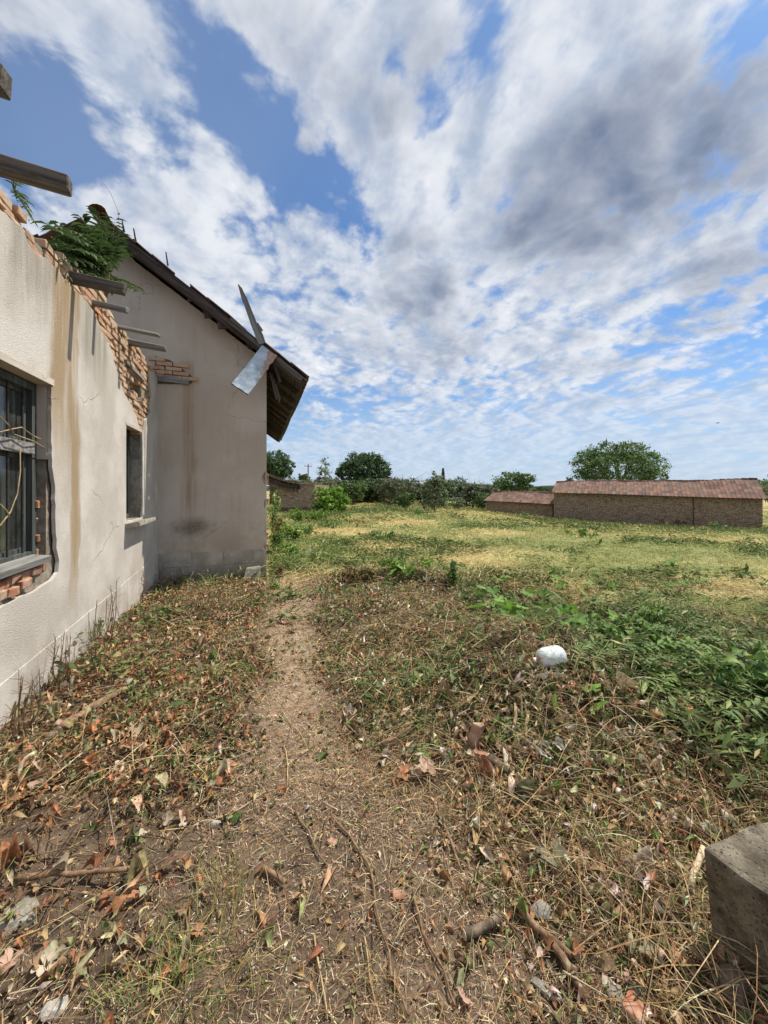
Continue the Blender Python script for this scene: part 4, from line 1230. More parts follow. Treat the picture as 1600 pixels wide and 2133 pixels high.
# downpipe-like dark joint in the long wall
p = f0.lerp(f1, 0.72); m = MB(); m.beam(p - bn_n * 0.04 + Vector((0, 0, gz(p.x, p.y) - p.z)), Vector((p.x, p.y, 1.15)) - bn_n * 0.04, 0.05, 0.05, bn_n); m.build('post', M['darkwood'], bn)
barn('low_shed', 'small lower brick shed with red tile roof joined to the end of the long barn', (1008, 1042), (1152, 1050), (1027, 1025), (1156, 1027), 36.0, 31.6, 1.9)
# tile-topped stub wall beyond the barn's end
q = Vector(pD(1650, 1100, 22.5)); g = gz(q.x, q.y)
lt = empty('lean_to', (q.x, q.y, g)); tag(lt, 'small lean-to with a few red tiles beyond the end of the barn', 'lean-to')
m = MB(); m.beam((q.x, q.y, g - 0.1), (q.x, q.y, g + 1.5), 0.12, 0.12); m.build('post', M['oldwood'], lt)
m = MB(); m.beam((q.x + 2.2, q.y - 0.7, g - 0.1), (q.x + 2.2, q.y - 0.7, g + 1.5), 0.12, 0.12); m.build('post', M['oldwood'], lt)
m = MB(); E0 = Vector((q.x - 0.3, q.y - 0.2, g + 1.5)); E1 = Vector((q.x + 2.6, q.y - 1.0, g + 1.5)); roof_tiles(m, E0, E1, E0 + bn_n * 1.3 + Vector((0, 0, 0.45)), E1 + bn_n * 1.3 + Vector((0, 0, 0.45)), RC)
o = m.build('tile_field', M['tile'], lt, attr=True); o['kind'] = 'stuff'

# ruined brick outhouse past the gable corner
D = 26.5
bl, br = Vector(pD(585, 1068, D)), Vector(pD(655, 1068, D - 0.6))
hb = empty('brick_outhouse', (br.x, br.y, gz(br.x, br.y)))
tag(hb, 'ruined brick outhouse with a collapsed earth roof beside the bright green bush', 'outhouse')
dd = (br - bl); dd.z = 0; dd.normalize(); nn = Vector((-dd.y, dd.x, 0))
g = gz(br.x, br.y)
zt = pD(620, 1006, D)[2]
m = MB(); m.add([tuple(bl + Vector((0, 0, g - bl.z - .3))), tuple(br + Vector((0, 0, g - br.z - .3))), tuple(br + nn * 2.6 + Vector((0, 0, g - br.z - .3))), tuple(bl + nn * 2.6 + Vector((0, 0, g - bl.z - .3))),
                 (bl.x, bl.y, zt - .02), (br.x, br.y, zt - .12), (br.x + nn.x * 2.6, br.y + nn.y * 2.6, zt - .12), (bl.x + nn.x * 2.6, bl.y + nn.y * 2.6, zt)],
                [(0, 3, 2, 1), (4, 5, 6, 7), (0, 1, 5, 4), (1, 2, 6, 5), (2, 3, 7, 6), (3, 0, 4, 7)])
w = m.build('wall', M['barnmortar'], hb)
m = MB(); PC = ((0.30, 0.19, 0.14), (0.36, 0.25, 0.19), (0.25, 0.155, 0.11), (0.40, 0.29, 0.22))
brickwork(m, bl, br, lambda t: g + 0.45, lambda t: zt - 0.1 * t, -nn, 0.25, 0.078, PC)
brickwork(m, br, br + nn * 2.6, lambda t: g + 0.1, lambda t: zt - 0.12, dd, 0.25, 0.078, PC)
o = m.build('brickwork', M['brickattr'], w, attr=True); o['kind'] = 'stuff'
for i in range(2):
    for j in range(4):
        p = bl.lerp(br, 0.5 + 0.125 * j + 0.06)
        mm = MB(); mm.beam(Vector((p.x, p.y, g + 0.24 * i - 0.02)) - nn * 0.02 - dd * 0.13, Vector((p.x, p.y, g + 0.24 * i - 0.02)) - nn * 0.02 + dd * 0.13, 0.06, 0.22, (0, 0, 1), 0.004)
        mm.build('hollow_block', M['redbrick'], w, center=True)
for k in range(9):
    p = bl.lerp(br, k / 8.0); mm = MB()
    c = Vector((p.x, p.y, zt + 0.02 - 0.012 * k + random.uniform(0, 0.05))) - nn * 0.1
    mm.beam(c - dd * 0.2, c + dd * 0.22, 0.34, 0.03, (0.1 * random.uniform(-1, 1), 0, 1), 0.02)
    mm.build('cover_slab', M['concrete'], hb)
# the sagging earth-and-timber roof running off behind the house
a0, a1 = Vector(pD(535, 986, D - 1.5)), Vector(pD(611, 1006, D - 0.5))
for k, (dz, w_, h_) in enumerate(((0.0, 1.6, 0.16), (-0.30, 1.4, 0.28), (-0.52, 1.2, 0.18))):
    mm = MB(); n_ = 10
    for i in range(n_):
        p = a0.lerp(a1, i / n_) + Vector((0, 0, dz - 0.12 * math.sin(i / n_ * 3.1))); q = a0.lerp(a1, (i + 1) / n_) + Vector((0, 0, dz - 0.12 * math.sin((i + 1) / n_ * 3.1)))
        mm.beam(p + nn * 0.8, q + nn * 0.8, w_, h_, (0, 0, 1), 0.03)
    mm.build('earth_roof' if k != 1 else 'roof_timber', M['barnmortar'] if k != 1 else M['darkwood'], hb)
for s in (0.0, 0.45):
    p = a0.lerp(a1, s); mm = MB(); mm.beam((p.x, p.y, g - 0.2), (p.x, p.y, p.z - 0.4), 0.14, 0.14); mm.build('post', M['oldwood'], hb)

# hut half hidden in the trees
D = 46
h0, h1 = Vector(pD(742, 1046, D)), Vector(pD(800, 1046, D))
hut = empty('garden_hut', (h0.x, h0.y, gz(h0.x, h0.y))); tag(hut, 'tumbledown garden hut with pale gable roof under the dark walnut tree', 'hut')
dd2 = (h1 - h0); dd2.z = 0; dd2.normalize(); n2 = Vector((-dd2.y, dd2.x, 0)); g = gz(h0.x, h0.y); W = (h1 - h0).length
pm = (h0 + h1) / 2
m = MB(); z1 = pD(770, 1034, D)[2]; zr = pD(760, 1020, D)[2]
vs = []
for o_ in (0.0, 3.0):
    for s, z in ((0, g - .2), (W, g - .2), (W, z1), (W * 0.4, zr - .05), (0, z1)): 
        p = h0 + dd2 * s + n2 * o_; vs.append((p.x, p.y, z))
m.add(vs, [(0, 1, 2, 3, 4), (9, 8, 7, 6, 5), (0, 5, 6, 1), (1, 6, 7, 2), (4, 9, 5, 0)])
m.build('wall', M['barnmortar'], hut)
for s0, s1, za_, zb_ in ((W * 0.4, W + 0.3, zr, z1 - 0.1), (W * 0.4, -0.3, zr, z1 - 0.1)):
    m = MB(); p, q = h0 + dd2 * s0, h0 + dd2 * s1
    E0, E1 = Vector((q.x, q.y, zb_)) - n2 * 0.3, Vector((q.x, q.y, zb_)) + n2 * 3.2; R0, R1 = Vector((p.x, p.y, za_)) - n2 * 0.3, Vector((p.x, p.y, za_)) + n2 * 3.2
    roof_tiles(m, E0, E1, R0, R1, [(0.30, 0.24, 0.19), (0.24, 0.17, 0.13), (0.36, 0.31, 0.27)])
    o = m.build('roof', M['tile'], hut, attr=True)

# ------------------------------------------------------------------ trees and bushes
LT = [leaf_tpl(0.25, 0.12, 0.62, 0.02), leaf_tpl(0.4, 0.05, 0.5, 0.05), leaf_tpl(0.1, 0.2, 0.75, 0.03)]
LTs = [([(-.5, 0, 0), (0, .32, .12), (.5, 0, 0), (0, -.32, .08)], [(0, 1, 2), (0, 2, 3)]), ([(-.5, 0, 0), (.05, .25, .05), (.5, 0, -.1), (-.05, -.28, .12)], [(0, 1, 2), (0, 2, 3)])]
GREENS = {'dark': [(0.084, 0.140, 0.053), (0.112, 0.175, 0.070), (0.070, 0.115, 0.048)], 'mid': [(0.133, 0.210, 0.070), (0.168, 0.245, 0.087), (0.105, 0.168, 0.059)],
          'pale': [(0.238, 0.280, 0.154), (0.280, 0.322, 0.196), (0.182, 0.231, 0.119)], 'bright': [(0.210, 0.364, 0.056), (0.266, 0.420, 0.077), (0.154, 0.280, 0.042)],
          'scrub': [(0.154, 0.182, 0.098), (0.196, 0.210, 0.126), (0.119, 0.147, 0.077)], 'fir': [(0.049, 0.098, 0.063), (0.070, 0.119, 0.077)]}
def foliage(lumps, n, size, pal, seed, hole=0.42, hsc=1.3, sq=1.0):
    """lumps: (centre xyz, radii xyz); leaves gathered in twig-end clumps with gaps between"""
    vol = np.array([r[0] * r[1] * r[2] for c, r in lumps]) ** 0.8; vol /= vol.sum()
    P_ = []
    for (c, r), f in zip(lumps, vol):
        nc = max(8, int(n * 1.5 * f / 26))
        u = RNG.normal(size=(nc, 3)); u /= np.linalg.norm(u, axis=1)[:, None]
        rr = RNG.uniform(0.35, 1.0, nc) ** 0.45
        rr *= 0.82 + 0.36 * vnoise(u[:, 0] * 3 + seed, u[:, 2] * 3 + u[:, 1] * 2, seed)
        cl = np.array(c) + u * rr[:, None] * np.array(r)
        cs = RNG.uniform(0.10, 0.26, nc) * np.mean(r)
        k = RNG.integers(14, 40, nc)
        ids = np.repeat(np.arange(nc), k)
        P_.append(cl[ids] + RNG.normal(size=(len(ids), 3)) * cs[ids][:, None] * np.array([1, 1, 0.7]) * 0.62)
    P_ = np.concatenate(P_)
    nn_ = len(P_)
    col = pick(pal, np.ones(len(pal)), nn_, 0.35)
    sc = size * RNG.uniform(0.6, 1.35, nn_)
    V, F, C = scatter(LTs, P_, RNG.uniform(0, 6.28, nn_), RNG.normal(-0.2, 0.6, nn_), RNG.normal(0, 0.7, nn_), sc, col)
    return V, F, C
def tree(name, label, cat, pxc, ytop, ybot, wpx, D, pal, n, size, lumps=None, trunk=0.18, group=None, lean=0.0, bare=0, ybase=None):
    a, b = (pxc - 800) / FPX * D, D
    X, Y = xy(a, b); g = gz(X, Y)
    zt, zb = EYE + (HOR - ytop) / FPX * D, EYE + (HOR - ybot) / FPX * D
    zb = max(zb, g + 0.1)
    W = wpx / FPX * D; H = zt - zb
    root = empty(name, (X, Y, g)); tag(root, label, cat, group)
    seed = int(pxc) % 97
    if lumps is None:
        k = 7
        lumps = [((0, 0, 0.5), (0.40, 0.40, 0.40))]
        for i in range(k):
            an = i * 2.4 + seed; el = random.uniform(-0.25, 0.4)
            lumps.append(((0.30 * math.cos(an), 0.30 * math.sin(an), 0.5 + el * 0.8), (random.uniform(0.16, 0.25),) * 2 + (random.uniform(0.13, 0.22),)))
    L3 = []
    for c, r in lumps:
        wx = RV * (c[0] * W) + FV * (c[1] * W)
        L3.append(((X + wx[0], Y + wx[1], zb + c[2] * H), (r[0] * W, r[1] * W, r[2] * H)))
    m = MB()
    base = Vector((X, Y, g - 0.1)); top = Vector((X + lean, Y, zb + 0.62 * H))
    tr = trunk
    m.tube([base, base.lerp(top, 0.3) + Vector((random.uniform(-.1, .1), 0, 0)), base.lerp(top, 0.65), top], [tr * 1.25, tr, tr * 0.65, tr * 0.25], 8, None, 0.08)
    for i, (c, r) in enumerate(L3[:12]):
        st = base.lerp(top, random.uniform(0.25, 0.6)); en = Vector(c) + Vector((0, 0, r[2] * 0.3))
        mid = st.lerp(en, 0.5) + Vector((random.uniform(-.1, .1), random.uniform(-.1, .1), 0.12)) * (en - st).length * 0.4
        m.tube([st, mid, en], [tr * 0.45, tr * 0.28, tr * 0.08], 5, None, 0.1)
    for i in range(bare):
        st = base.lerp(top, random.uniform(0.5, 1)); en = Vector((X + random.uniform(-.5, .5) * W, Y + random.uniform(-.3, .3) * W, zt + random.uniform(-0.1, 0.12) * H))
        m.tube([st, st.lerp(en, 0.5) + Vector((0.1, 0, 0.2)), en], [tr * 0.2, tr * 0.12, tr * 0.05], 4)
    m.build('trunk', M['bark'], root, smooth=True)
    V, F, C = foliage(L3, n, size, GREENS[pal], seed)
    V = V - np.array([X, Y, g])
    o = put('crown', tri_mesh('crown', V, F, C), M['foliage']); o.parent = root
    return root
TW = 'trees beyond the meadow'
tree('leafy_tree', 'dark leafy tree rising behind the outhouse next to the gable corner', 'tree', 566, 932, 1012, 100, 40, 'dark', 5200, 0.26, trunk=0.2)
tree('walnut_tree', 'big dark rounded walnut tree above the garden hut', 'tree', 757, 940, 1020, 122, 52, 'dark', 9000, 0.30,
     [((0, 0, .52), (.36, .4, .36)), ((-.28, 0, .45), (.20, .24, .26)), ((.30, 0, .50), (.19, .24, .26)), ((-.12, .1, .78), (.20, .22, .20)), ((.16, -.05, .76), (.20, .2, .20)), ((-.42, 0, .30), (.09, .1, .16)), ((.42, 0, .42), (.09, .1, .18)), ((.05, -.2, .35), (.28, .2, .2))], trunk=0.38)
tree('birch_tree', 'thin airy pale tree left of the big walnut tree', 'tree', 678, 950, 1030, 48, 44, 'pale', 1700, 0.17,
     [((0, 0, .5), (.26, .3, .42)), ((-.22, 0, .3), (.22, .2, .25)), ((.2, 0, .35), (.24, .2, .28)), ((.02, 0, .85), (.13, .13, .15))], trunk=0.12)
tree('small_tree', 'small round tree beside the utility pole', 'tree', 634, 986, 1012, 26, 62, 'mid', 900, 0.3)
tree('bright_bush', 'bright yellow-green bush at the outhouse wall', 'bush', 690, 1006, 1070, 82, 25.0, 'bright', 5200, 0.15,
     [((0, 0, .35), (.42, .4, .34)), ((-.25, -.1, .62), (.2, .2, .24)), ((.1, 0, .7), (.22, .2, .24)), ((.34, 0, .4), (.18, .2, .25)), ((-.05, -.2, .2), (.4, .2, .2))], trunk=0.05)
tree('round_bush', 'dense mid-green rounded bush left of the garden hut', 'bush', 735, 998, 1050, 62, 40, 'mid', 3600, 0.2, trunk=0.1)
tree('hedge_bush', 'dark hedge bush behind the garden hut roof', 'bush', 785, 1000, 1042, 54, 50, 'dark', 2600, 0.24, trunk=0.1)
tree('hedge_bush', 'dark hedge bush under the thin airy pale tree', 'bush', 668, 996, 1046, 64, 42, 'scrub', 2600, 0.22, trunk=0.1)
tree('scrub_bush', 'grey-green scrub with bare twigs right of the garden hut', 'bush', 838, 990, 1054, 90, 42, 'scrub', 3400, 0.17, trunk=0.1, bare=26)
tree('leafy_bush', 'small light green bush standing out before the grey-green scrub', 'bush', 845, 1024, 1064, 46, 31, 'mid', 2200, 0.14, trunk=0.05)
tree('willow_bush', 'tall pale silvery willow bush at the meadow edge', 'bush', 905, 983, 1066, 62, 28.5, 'pale', 4600, 0.13,
     [((0, 0, .45), (.36, .36, .42)), ((-.2, 0, .6), (.2, .2, .28)), ((.16, 0, .7), (.22, .2, .26)), ((-.02, 0, .88), (.15, .15, .14)), ((.3, 0, .35), (.18, .2, .28)), ((-.3, 0, .3), (.16, .2, .25))], trunk=0.06, bare=8)
tree('scrub_bush', 'dark scrub between the willow bush and the low shed', 'bush', 985, 998, 1060, 84, 42, 'scrub', 3600, 0.19, trunk=0.1, bare=14)
tree('scrub_bush', 'low dull scrub hiding the left end of the low shed', 'bush', 1003, 1024, 1066, 50, 38.5, 'mid', 1500, 0.17, trunk=0.06)
tree('leafy_tree', 'round green tree behind the low shed', 'tree', 1067, 977, 1032, 84, 47, 'mid', 4200, 0.24, trunk=0.2)
tree('spreading_tree', 'wide spreading green tree rising behind the long barn', 'tree', 1287, 918, 1012, 196, 44, 'mid', 11500, 0.24,
     [((0, 0, .38), (.40, .34, .36)), ((-.28, 0, .40), (.20, .2, .30)), ((.28, 0, .42), (.20, .2, .30)), ((-.08, 0, .74), (.22, .2, .24)), ((.12, 0, .72), (.22, .2, .22)), ((-.42, 0, .14), (.10, .12, .16)), ((.40, 0, .18), (.12, .12, .18)), ((-.2, .1, .62), (.18, .2, .22)), ((.28, .1, .60), (.14, .2, .18))], trunk=0.3)
tree('dark_tree', 'dark tree top just showing between the two tiled roofs', 'tree', 1132, 1010, 1040, 50, 60, 'dark', 1200, 0.3, trunk=0.2)
tree('willow_bush', 'grey weedy bush below the dark scrub right of the tall willow bush', 'bush', 952, 1032, 1064, 40, 34, 'pale', 1100, 0.13, trunk=0.05)
tree('hedge_bush', 'dark hedge bush right behind the tall willow bush', 'bush', 925, 1004, 1056, 60, 45, 'dark', 1900, 0.22, trunk=0.08)
# beyond the frame, so that the place goes on
tree('leafy_tree', 'round tree far beyond the end of the barn', 'tree', 1680, 960, 1040, 150, 55, 'mid', 2500, 0.4, trunk=0.25)
# tangled hedge behind the meadow
for i in range(26):
    px_ = 596 + i * 16.5 + random.uniform(-5, 5); D_ = random.uniform(38, 45) if i % 3 else random.uniform(47, 54)
    tree('hedge_scrub', 'low scrub bush in the tangled hedge closing the meadow', 'bush', px_, random.uniform(988, 1008), 1056, random.uniform(60, 95), D_, random.choice(['scrub', 'dark', 'dark', 'scrub']), 2300, 0.24, trunk=0.06, group='bushes of the tangled hedge', bare=5)
for i in range(9):
    px_ = 1640 + i * 60; tree('hedge_scrub', 'low scrub bush in the hedge past the end of the barn', 'bush', px_, random.uniform(990, 1010), 1056, 110, random.uniform(50, 60), random.choice(['scrub', 'dark', 'mid']), 900, 0.35, trunk=0.06, group='bushes of the hedge past the barn')
# fir
D = 64; a = (923 - 800) / FPX * D; X, Y = xy(a, D); g = gz(X, Y)
fir = empty('fir_tree', (X, Y, g)); tag(fir, 'narrow dark fir tip behind the tall willow bush', 'tree')
zt = EYE + (HOR - 976) / FPX * D
m = MB(); m.tube([(X, Y, g - .1), (X, Y, zt)], [0.14, 0.02], 7); m.build('trunk', M['bark'], fir)
n = 1500; t = RNG.uniform(0.0, 1, n) ** 0.8; hh = g + 0.6 + (zt - g - 0.6) * t; lay = (np.floor(t * 13) / 13); rr = (1 - t) * 0.95 * (0.55 + 0.45 * RNG.random(n)) * (1.0 - 0.35 * ((t * 13) % 1)); an = RNG.uniform(0, 6.28, n)
Pp = np.stack([rr * np.cos(an), rr * np.sin(an), hh - g], -1)
V, F, C = scatter(LTs, Pp, an, np.full(n, -0.25), RNG.normal(0, .4, n), RNG.uniform(.25, .5, n), pick(GREENS['fir'], [1, 1], n, .3))
o = put('crown', tri_mesh('crown', V, F, C), M['foliage']); o.parent = fir
# utility pole
D = 70; a = (642 - 800) / FPX * D; X, Y = xy(a, D); g = gz(X, Y)
up = empty('utility_pole', (X, Y, g)); tag(up, 'thin utility pole rising behind the brick outhouse', 'pole')
zt = EYE + (HOR - 967) / FPX * D
m = MB(); m.tube([(X, Y, g - .3), (X, Y, zt)], [0.13, 0.09], 8); m.build('shaft', M['oldwood'], up)
m = MB(); m.beam((X - .7, Y - .25, zt - .35), (X + .7, Y + .25, zt - .35), .09, .09); m.build('crossarm', M['oldwood'], up)
for s in (-.6, 0, .6):
    m = MB(); m.tube([(X + s, Y + .36 * s, zt - .3), (X + s, Y + .36 * s, zt - .14)], [.03, .04], 6); m.build('insulator', M['paintwhite'], up)
# dry brushwood beside the willow bush
p = pG(884, 1058); m = MB()
for i in range(90):
    q = Vector(p) + Vector((random.gauss(0, .55), random.gauss(0, .4), 0)); l = random.uniform(.5, 1.3); an = random.uniform(0, 6.28)
    e = q + Vector((math.cos(an) * l * .7, math.sin(an) * l * .7, random.uniform(.2, .9) * l)); m.tube([q, q.lerp(e, .5) + Vector((0, 0, .1)), e], [.014, .01, .005], 3)
o = m.build('brush_pile', M['twig']); tag(o, 'pile of dry grey brushwood left of the tall willow bush', 'brushwood')
# bird
p = Vector(pD(1495, 881, 40)); m = MB()
for s in (-1, 1):
    m.add([p, p + Vector((s * .09, .05, .05)), p + Vector((s * .22, -.02, .02)), p + Vector((s * .1, -.07, .02)), p + Vector((0, -.06, 0)), p + Vector((s * .09, .05, .035)), p + Vector((s * .1, -.07, .005))], [(0, 1, 3, 4), (1, 2, 3), (0, 4, 6, 5), (5, 6, 2)])
m.tube([p + Vector((-.02, .14, 0)), p + Vector((0, .05, 0)), p + Vector((0, -.06, 0)), p + Vector((.01, -.2, .01))], [.008, .04, .035, .012], 7)
o = m.build('bird', M['darkwood']); tag(o, 'tiny dark bird flying above the barn', 'bird')

# ------------------------------------------------------------------ litter, straw and cut weeds on the ground
def wedge(n, r0, r1, pw=1.0, az=74):
    """ground points about the camera; area density falls as 1/r**pw"""
    t = RNG.random(n); e = 2 - pw
    r = (r0 ** e + t * (r1 ** e - r0 ** e)) ** (1 / e) if abs(e) > 1e-6 else r0 * (r1 / r0) ** t
    th = np.radians(RNG.uniform(-az, az, n))
    a, b = r * np.sin(th), r * np.cos(th)
    x, y = xy(a, b)
    ok = (x > XW + 0.03) & ~((y > YG - 0.03) & (x < XC + 0.04))
    return a[ok], b[ok], x[ok], y[ok]
def in_block(x, y):
    a, b = ab(x, y); return (a > 1.17) & (b > 0.3) & (b < 1.25) & (a - b > -0.02)
GB = ([1.2, 1.7, 2.2, 2.7, 3.3, 4.0, 6.1, 7.0], [2.0, 1.8, 1.7, 1.6, 1.45, 1.05, 0.8, 0.8])
def greenness(a, b):
    g = sst(a - np.interp(b, *GB), -0.25, 0.4) * (1 - sst(b - edge_b(a), -0.5, 0.4))
    return g
def thin(arrs, w):
    k = RNG.random(len(w)) < w
    return [q[k] for q in arrs]
LV = [leaf_tpl(0.5, 0.14, 0.55, 0.05), leaf_tpl(0.9, 0.26, 0.42, 0.08), leaf_tpl(0.15, 0.34, 0.62, 0.07), leaf_tpl(-0.6, 0.2, 0.40, 0.10, 0.3), leaf_tpl(1.2, 0.34, 0.36, 0.12, -0.4), leaf_tpl(0.5, 0.10, 0.25, 0.06, 0.3), leaf_tpl(-0.3, 0.4, 0.5, 0.12, 0.2)]
NARROW = [leaf_tpl(0.2, 0.05, 0.26, 0.0), leaf_tpl(0.5, 0.08, 0.30, 0.01), leaf_tpl(-0.3, 0.06, 0.24, 0.0, 0.1)]
NAR2 = [([(-.5, 0, 0), (-.05, .12, .05), (.5, 0, -.06), (-.02, -.12, .07)], [(0, 1, 2), (0, 2, 3)]), ([(-.5, 0, .03), (.02, .15, .02), (.5, .03, .05), (-.05, -.13, .04)], [(0, 1, 2), (0, 2, 3)])]
BL = [blade_tpl(0.02, 2), blade_tpl(0.10, 2), blade_tpl(0.22, 3), blade_tpl(-0.04, 2), blade_tpl(0.17, 2)]
CHIP = [blade_tpl(0.02, 1), blade_tpl(0.08, 1)]
BROWN = [(0.37, 0.235, 0.125), (0.46, 0.33, 0.18), (0.26, 0.14, 0.07), (0.32, 0.135, 0.07), (0.52, 0.45, 0.33), (0.16, 0.105, 0.06), (0.24, 0.245, 0.11), (0.13, 0.17, 0.055), (0.40, 0.25, 0.12)]

def emit(name, label, parts, mat):
    Vs, Fs, Cs = [], [], []; o = 0
    for V, F, C in parts:
        Vs.append(V); Fs.append(F + o); Cs.append(C); o += len(V)
    ob = put(name, tri_mesh(name, np.concatenate(Vs), np.concatenate(Fs), np.concatenate(Cs)), mat)
    return tag(ob, label, None, None, 'stuff')

# fallen leaves
a, b, x, y = wedge(140000, 0.75, 8.2, 1.2)
d = path_d(a, b); g = greenness(a, b)
bare = (1 - sst(a, -0.2, 0.4)) * (1 - sst(b + 0.5 * (fbm(x, y, 1.3, 3, 301) - .5), 1.7, 2.1))
clump = fbm(x, y, 2.0, 4, 41)
w = (0.10 + 0.90 * sst(d, 0.3, 2.1)) * (0.12 + 1.1 * sst(clump, 0.38, 0.58)) * (1 - 0.45 * g) * (1 - 0.85 * bare) * (1 - sst(b - edge_b(a), -0.3, 0.6)) * np.where((a > np.interp(b, PB, PA)), 1.0, 1.0) + 0.05 * (b < 6.5)
w = w * np.where((a > 0.1) & (b < 2.0), 0.7, 1.0)
a, b, x, y, g, d = thin([a, b, x, y, g, d], np.clip(w, 0, 1)); n = len(a); print('leaves', n)
left = (a < np.interp(b, PB, PA))
col = pick(BROWN, [3, 2.4, 2.2, 1.6, 1.5, 2.4, 2.2, 1.8, 1.4], n, .35)
colR = pick(BROWN, [2.2, 2.6, 1.0, 0.8, 2.6, 1.6, 3.4, 3.2, 0.8], n, .35)
m_ = left | (b < 2.0) & (RNG.random(n) < .6)
col = np.where(m_[:, None], col, colR)
gp = sst(fbm(x, y, 1.1, 3, 55), 0.42, 0.62)
mg = RNG.random(n) < 0.75 * g + 0.28 * gp
col = np.where(mg[:, None], pick([(0.07, 0.115, 0.032), (0.10, 0.15, 0.045), (0.16, 0.19, 0.09), (0.05, 0.075, 0.025)], [2, 2, 1.4, 1.5], n, .3), col)
sz = np.exp(RNG.normal(np.log(0.0235), 0.48, n)) * np.clip(0.72 + 0.12 * b, 0.8, 1.5)
pile = 0.012 + 0.05 * sst(d, 1.0, 2.2)
z = Gz(x, y) + 0.004 + RNG.random(n) ** 1.6 * pile
P1 = scatter(LV, np.stack([x, y, z], -1), RNG.uniform(0, 6.28, n), RNG.normal(0, .42, n), RNG.normal(0, .5, n), np.clip(sz, .010, .085), col)
# larger curled leaves on top
a, b, x, y = wedge(26000, 0.8, 8.0, 1.1)
d = path_d(a, b); g = greenness(a, b)
w = sst(d, 0.8, 1.5) * (0.25 + 0.9 * sst(fbm(x, y, 1.4, 4, 141), 0.4, 0.6)) * (1 - 0.5 * g) * (1 - sst(b - edge_b(a), -.4, .4)) * np.where(b < 1.9, np.where(a < 0.1, 0.16, 0.36), np.where(a > np.interp(b, PB, PA), 0.6, 0.85))
a, b, x, y, d = thin([a, b, x, y, d], np.clip(w, 0, 1)); n = len(a); print('big leaves', n)
lf = a < np.interp(b, PB, PA)
c1 = pick([(0.40, 0.18, 0.085), (0.44, 0.28, 0.15), (0.30, 0.135, 0.065), (0.46, 0.36, 0.24), (0.22, 0.21, 0.10), (0.14, 0.18, 0.06), (0.17, 0.11, 0.065)], [1.6, 2, 1.4, 1.4, 1.8, 1.6, 2.2], n, .35)
c2 = pick([(0.48, 0.38, 0.25), (0.56, 0.50, 0.40), (0.36, 0.24, 0.13), (0.38, 0.18, 0.10), (0.30, 0.30, 0.17), (0.12, 0.18, 0.05)], [2, 2, 1.6, .9, 1.6, 1.5], n, .3)
z = Gz(x, y) + 0.008 + RNG.random(n) * (0.015 + 0.05 * sst(d, 1.0, 2.2))
LVF = [leaf_fine(.5, .2, .6, .06, .1, 1), leaf_fine(.9, .35, .5, .10, -.3, 2), leaf_fine(-.5, .3, .62, .12, .3, 3), leaf_fine(1.3, .5, .55, .1, .2, 4), leaf_fine(.2, .6, .7, .12, -.2, 5), leaf_fine(.7, .8, .6, .15, .5, 6)]
P1b = scatter(LVF, np.stack([x, y, z], -1), RNG.uniform(0, 6.28, n), RNG.normal(0, .45, n), RNG.normal(0, .55, n), np.exp(RNG.normal(np.log(.047), .3, n)) * np.clip(.45 + .28 * b, .62, 1.0), np.where(lf[:, None], c1, c2))
emit('leaf_litter', 'dry brown and green fallen leaves covering the yard', [P1, P1b], M['litter'])

# broken straw and stalks
a, b, x, y = wedge(190000, 0.75, 8.5, 1.3)
d = path_d(a, b); g = greenness(a, b)
w = 0.50 + 0.35 * sst(d, 0.8, 1.5) + 0.6 * ((a > -0.1) & (b < 2.2)) - 0.25 * g
bare2 = np.clip((1 - sst(a, -0.3, 0.35)) * (1 - sst(b, 1.7, 2.2)) + (1 - sst(d, 0.7, 1.4)) * (1 - sst(b, 1.7, 2.4)), 0, 1)
w = w * (1 - 0.72 * bare2) * np.where(a < np.interp(b, PB, PA), 0.6, 1.0)
w = w * (0.45 + 0.9 * sst(fbm(x, y, 1.5, 4, 61), 0.35, 0.62))
a, b, x, y, d = thin([a, b, x, y, d], np.clip(w, 0, 1)); n = len(a); print('straw', n)
STR = [(0.55, 0.41, 0.22), (0.62, 0.52, 0.34), (0.38, 0.245, 0.125), (0.24, 0.15, 0.08), (0.45, 0.28, 0.13), (0.21, 0.20, 0.085)]
ln = np.exp(RNG.normal(np.log(0.065), 0.6, n)); ln = np.clip(ln, 0.02, 0.34)
wd = np.clip(RNG.uniform(0.0013, 0.0032, n) * np.clip(0.5 + 0.28 * b, 0.8, 2.4), 0, 0.008)
z = Gz(x, y) + 0.006 + RNG.random(n) ** 2 * (0.015 + 0.06 * sst(d, 1, 2))
P2 = scatter(BL, np.stack([x, y, z], -1), RNG.uniform(0, 6.28, n), RNG.normal(0, .14, n), RNG.normal(0, .6, n), np.stack([ln, wd, ln], -1), pick(STR, [2, 1.2, 2.6, 2.8, 1.8, 1.6], n, .35) * .9)
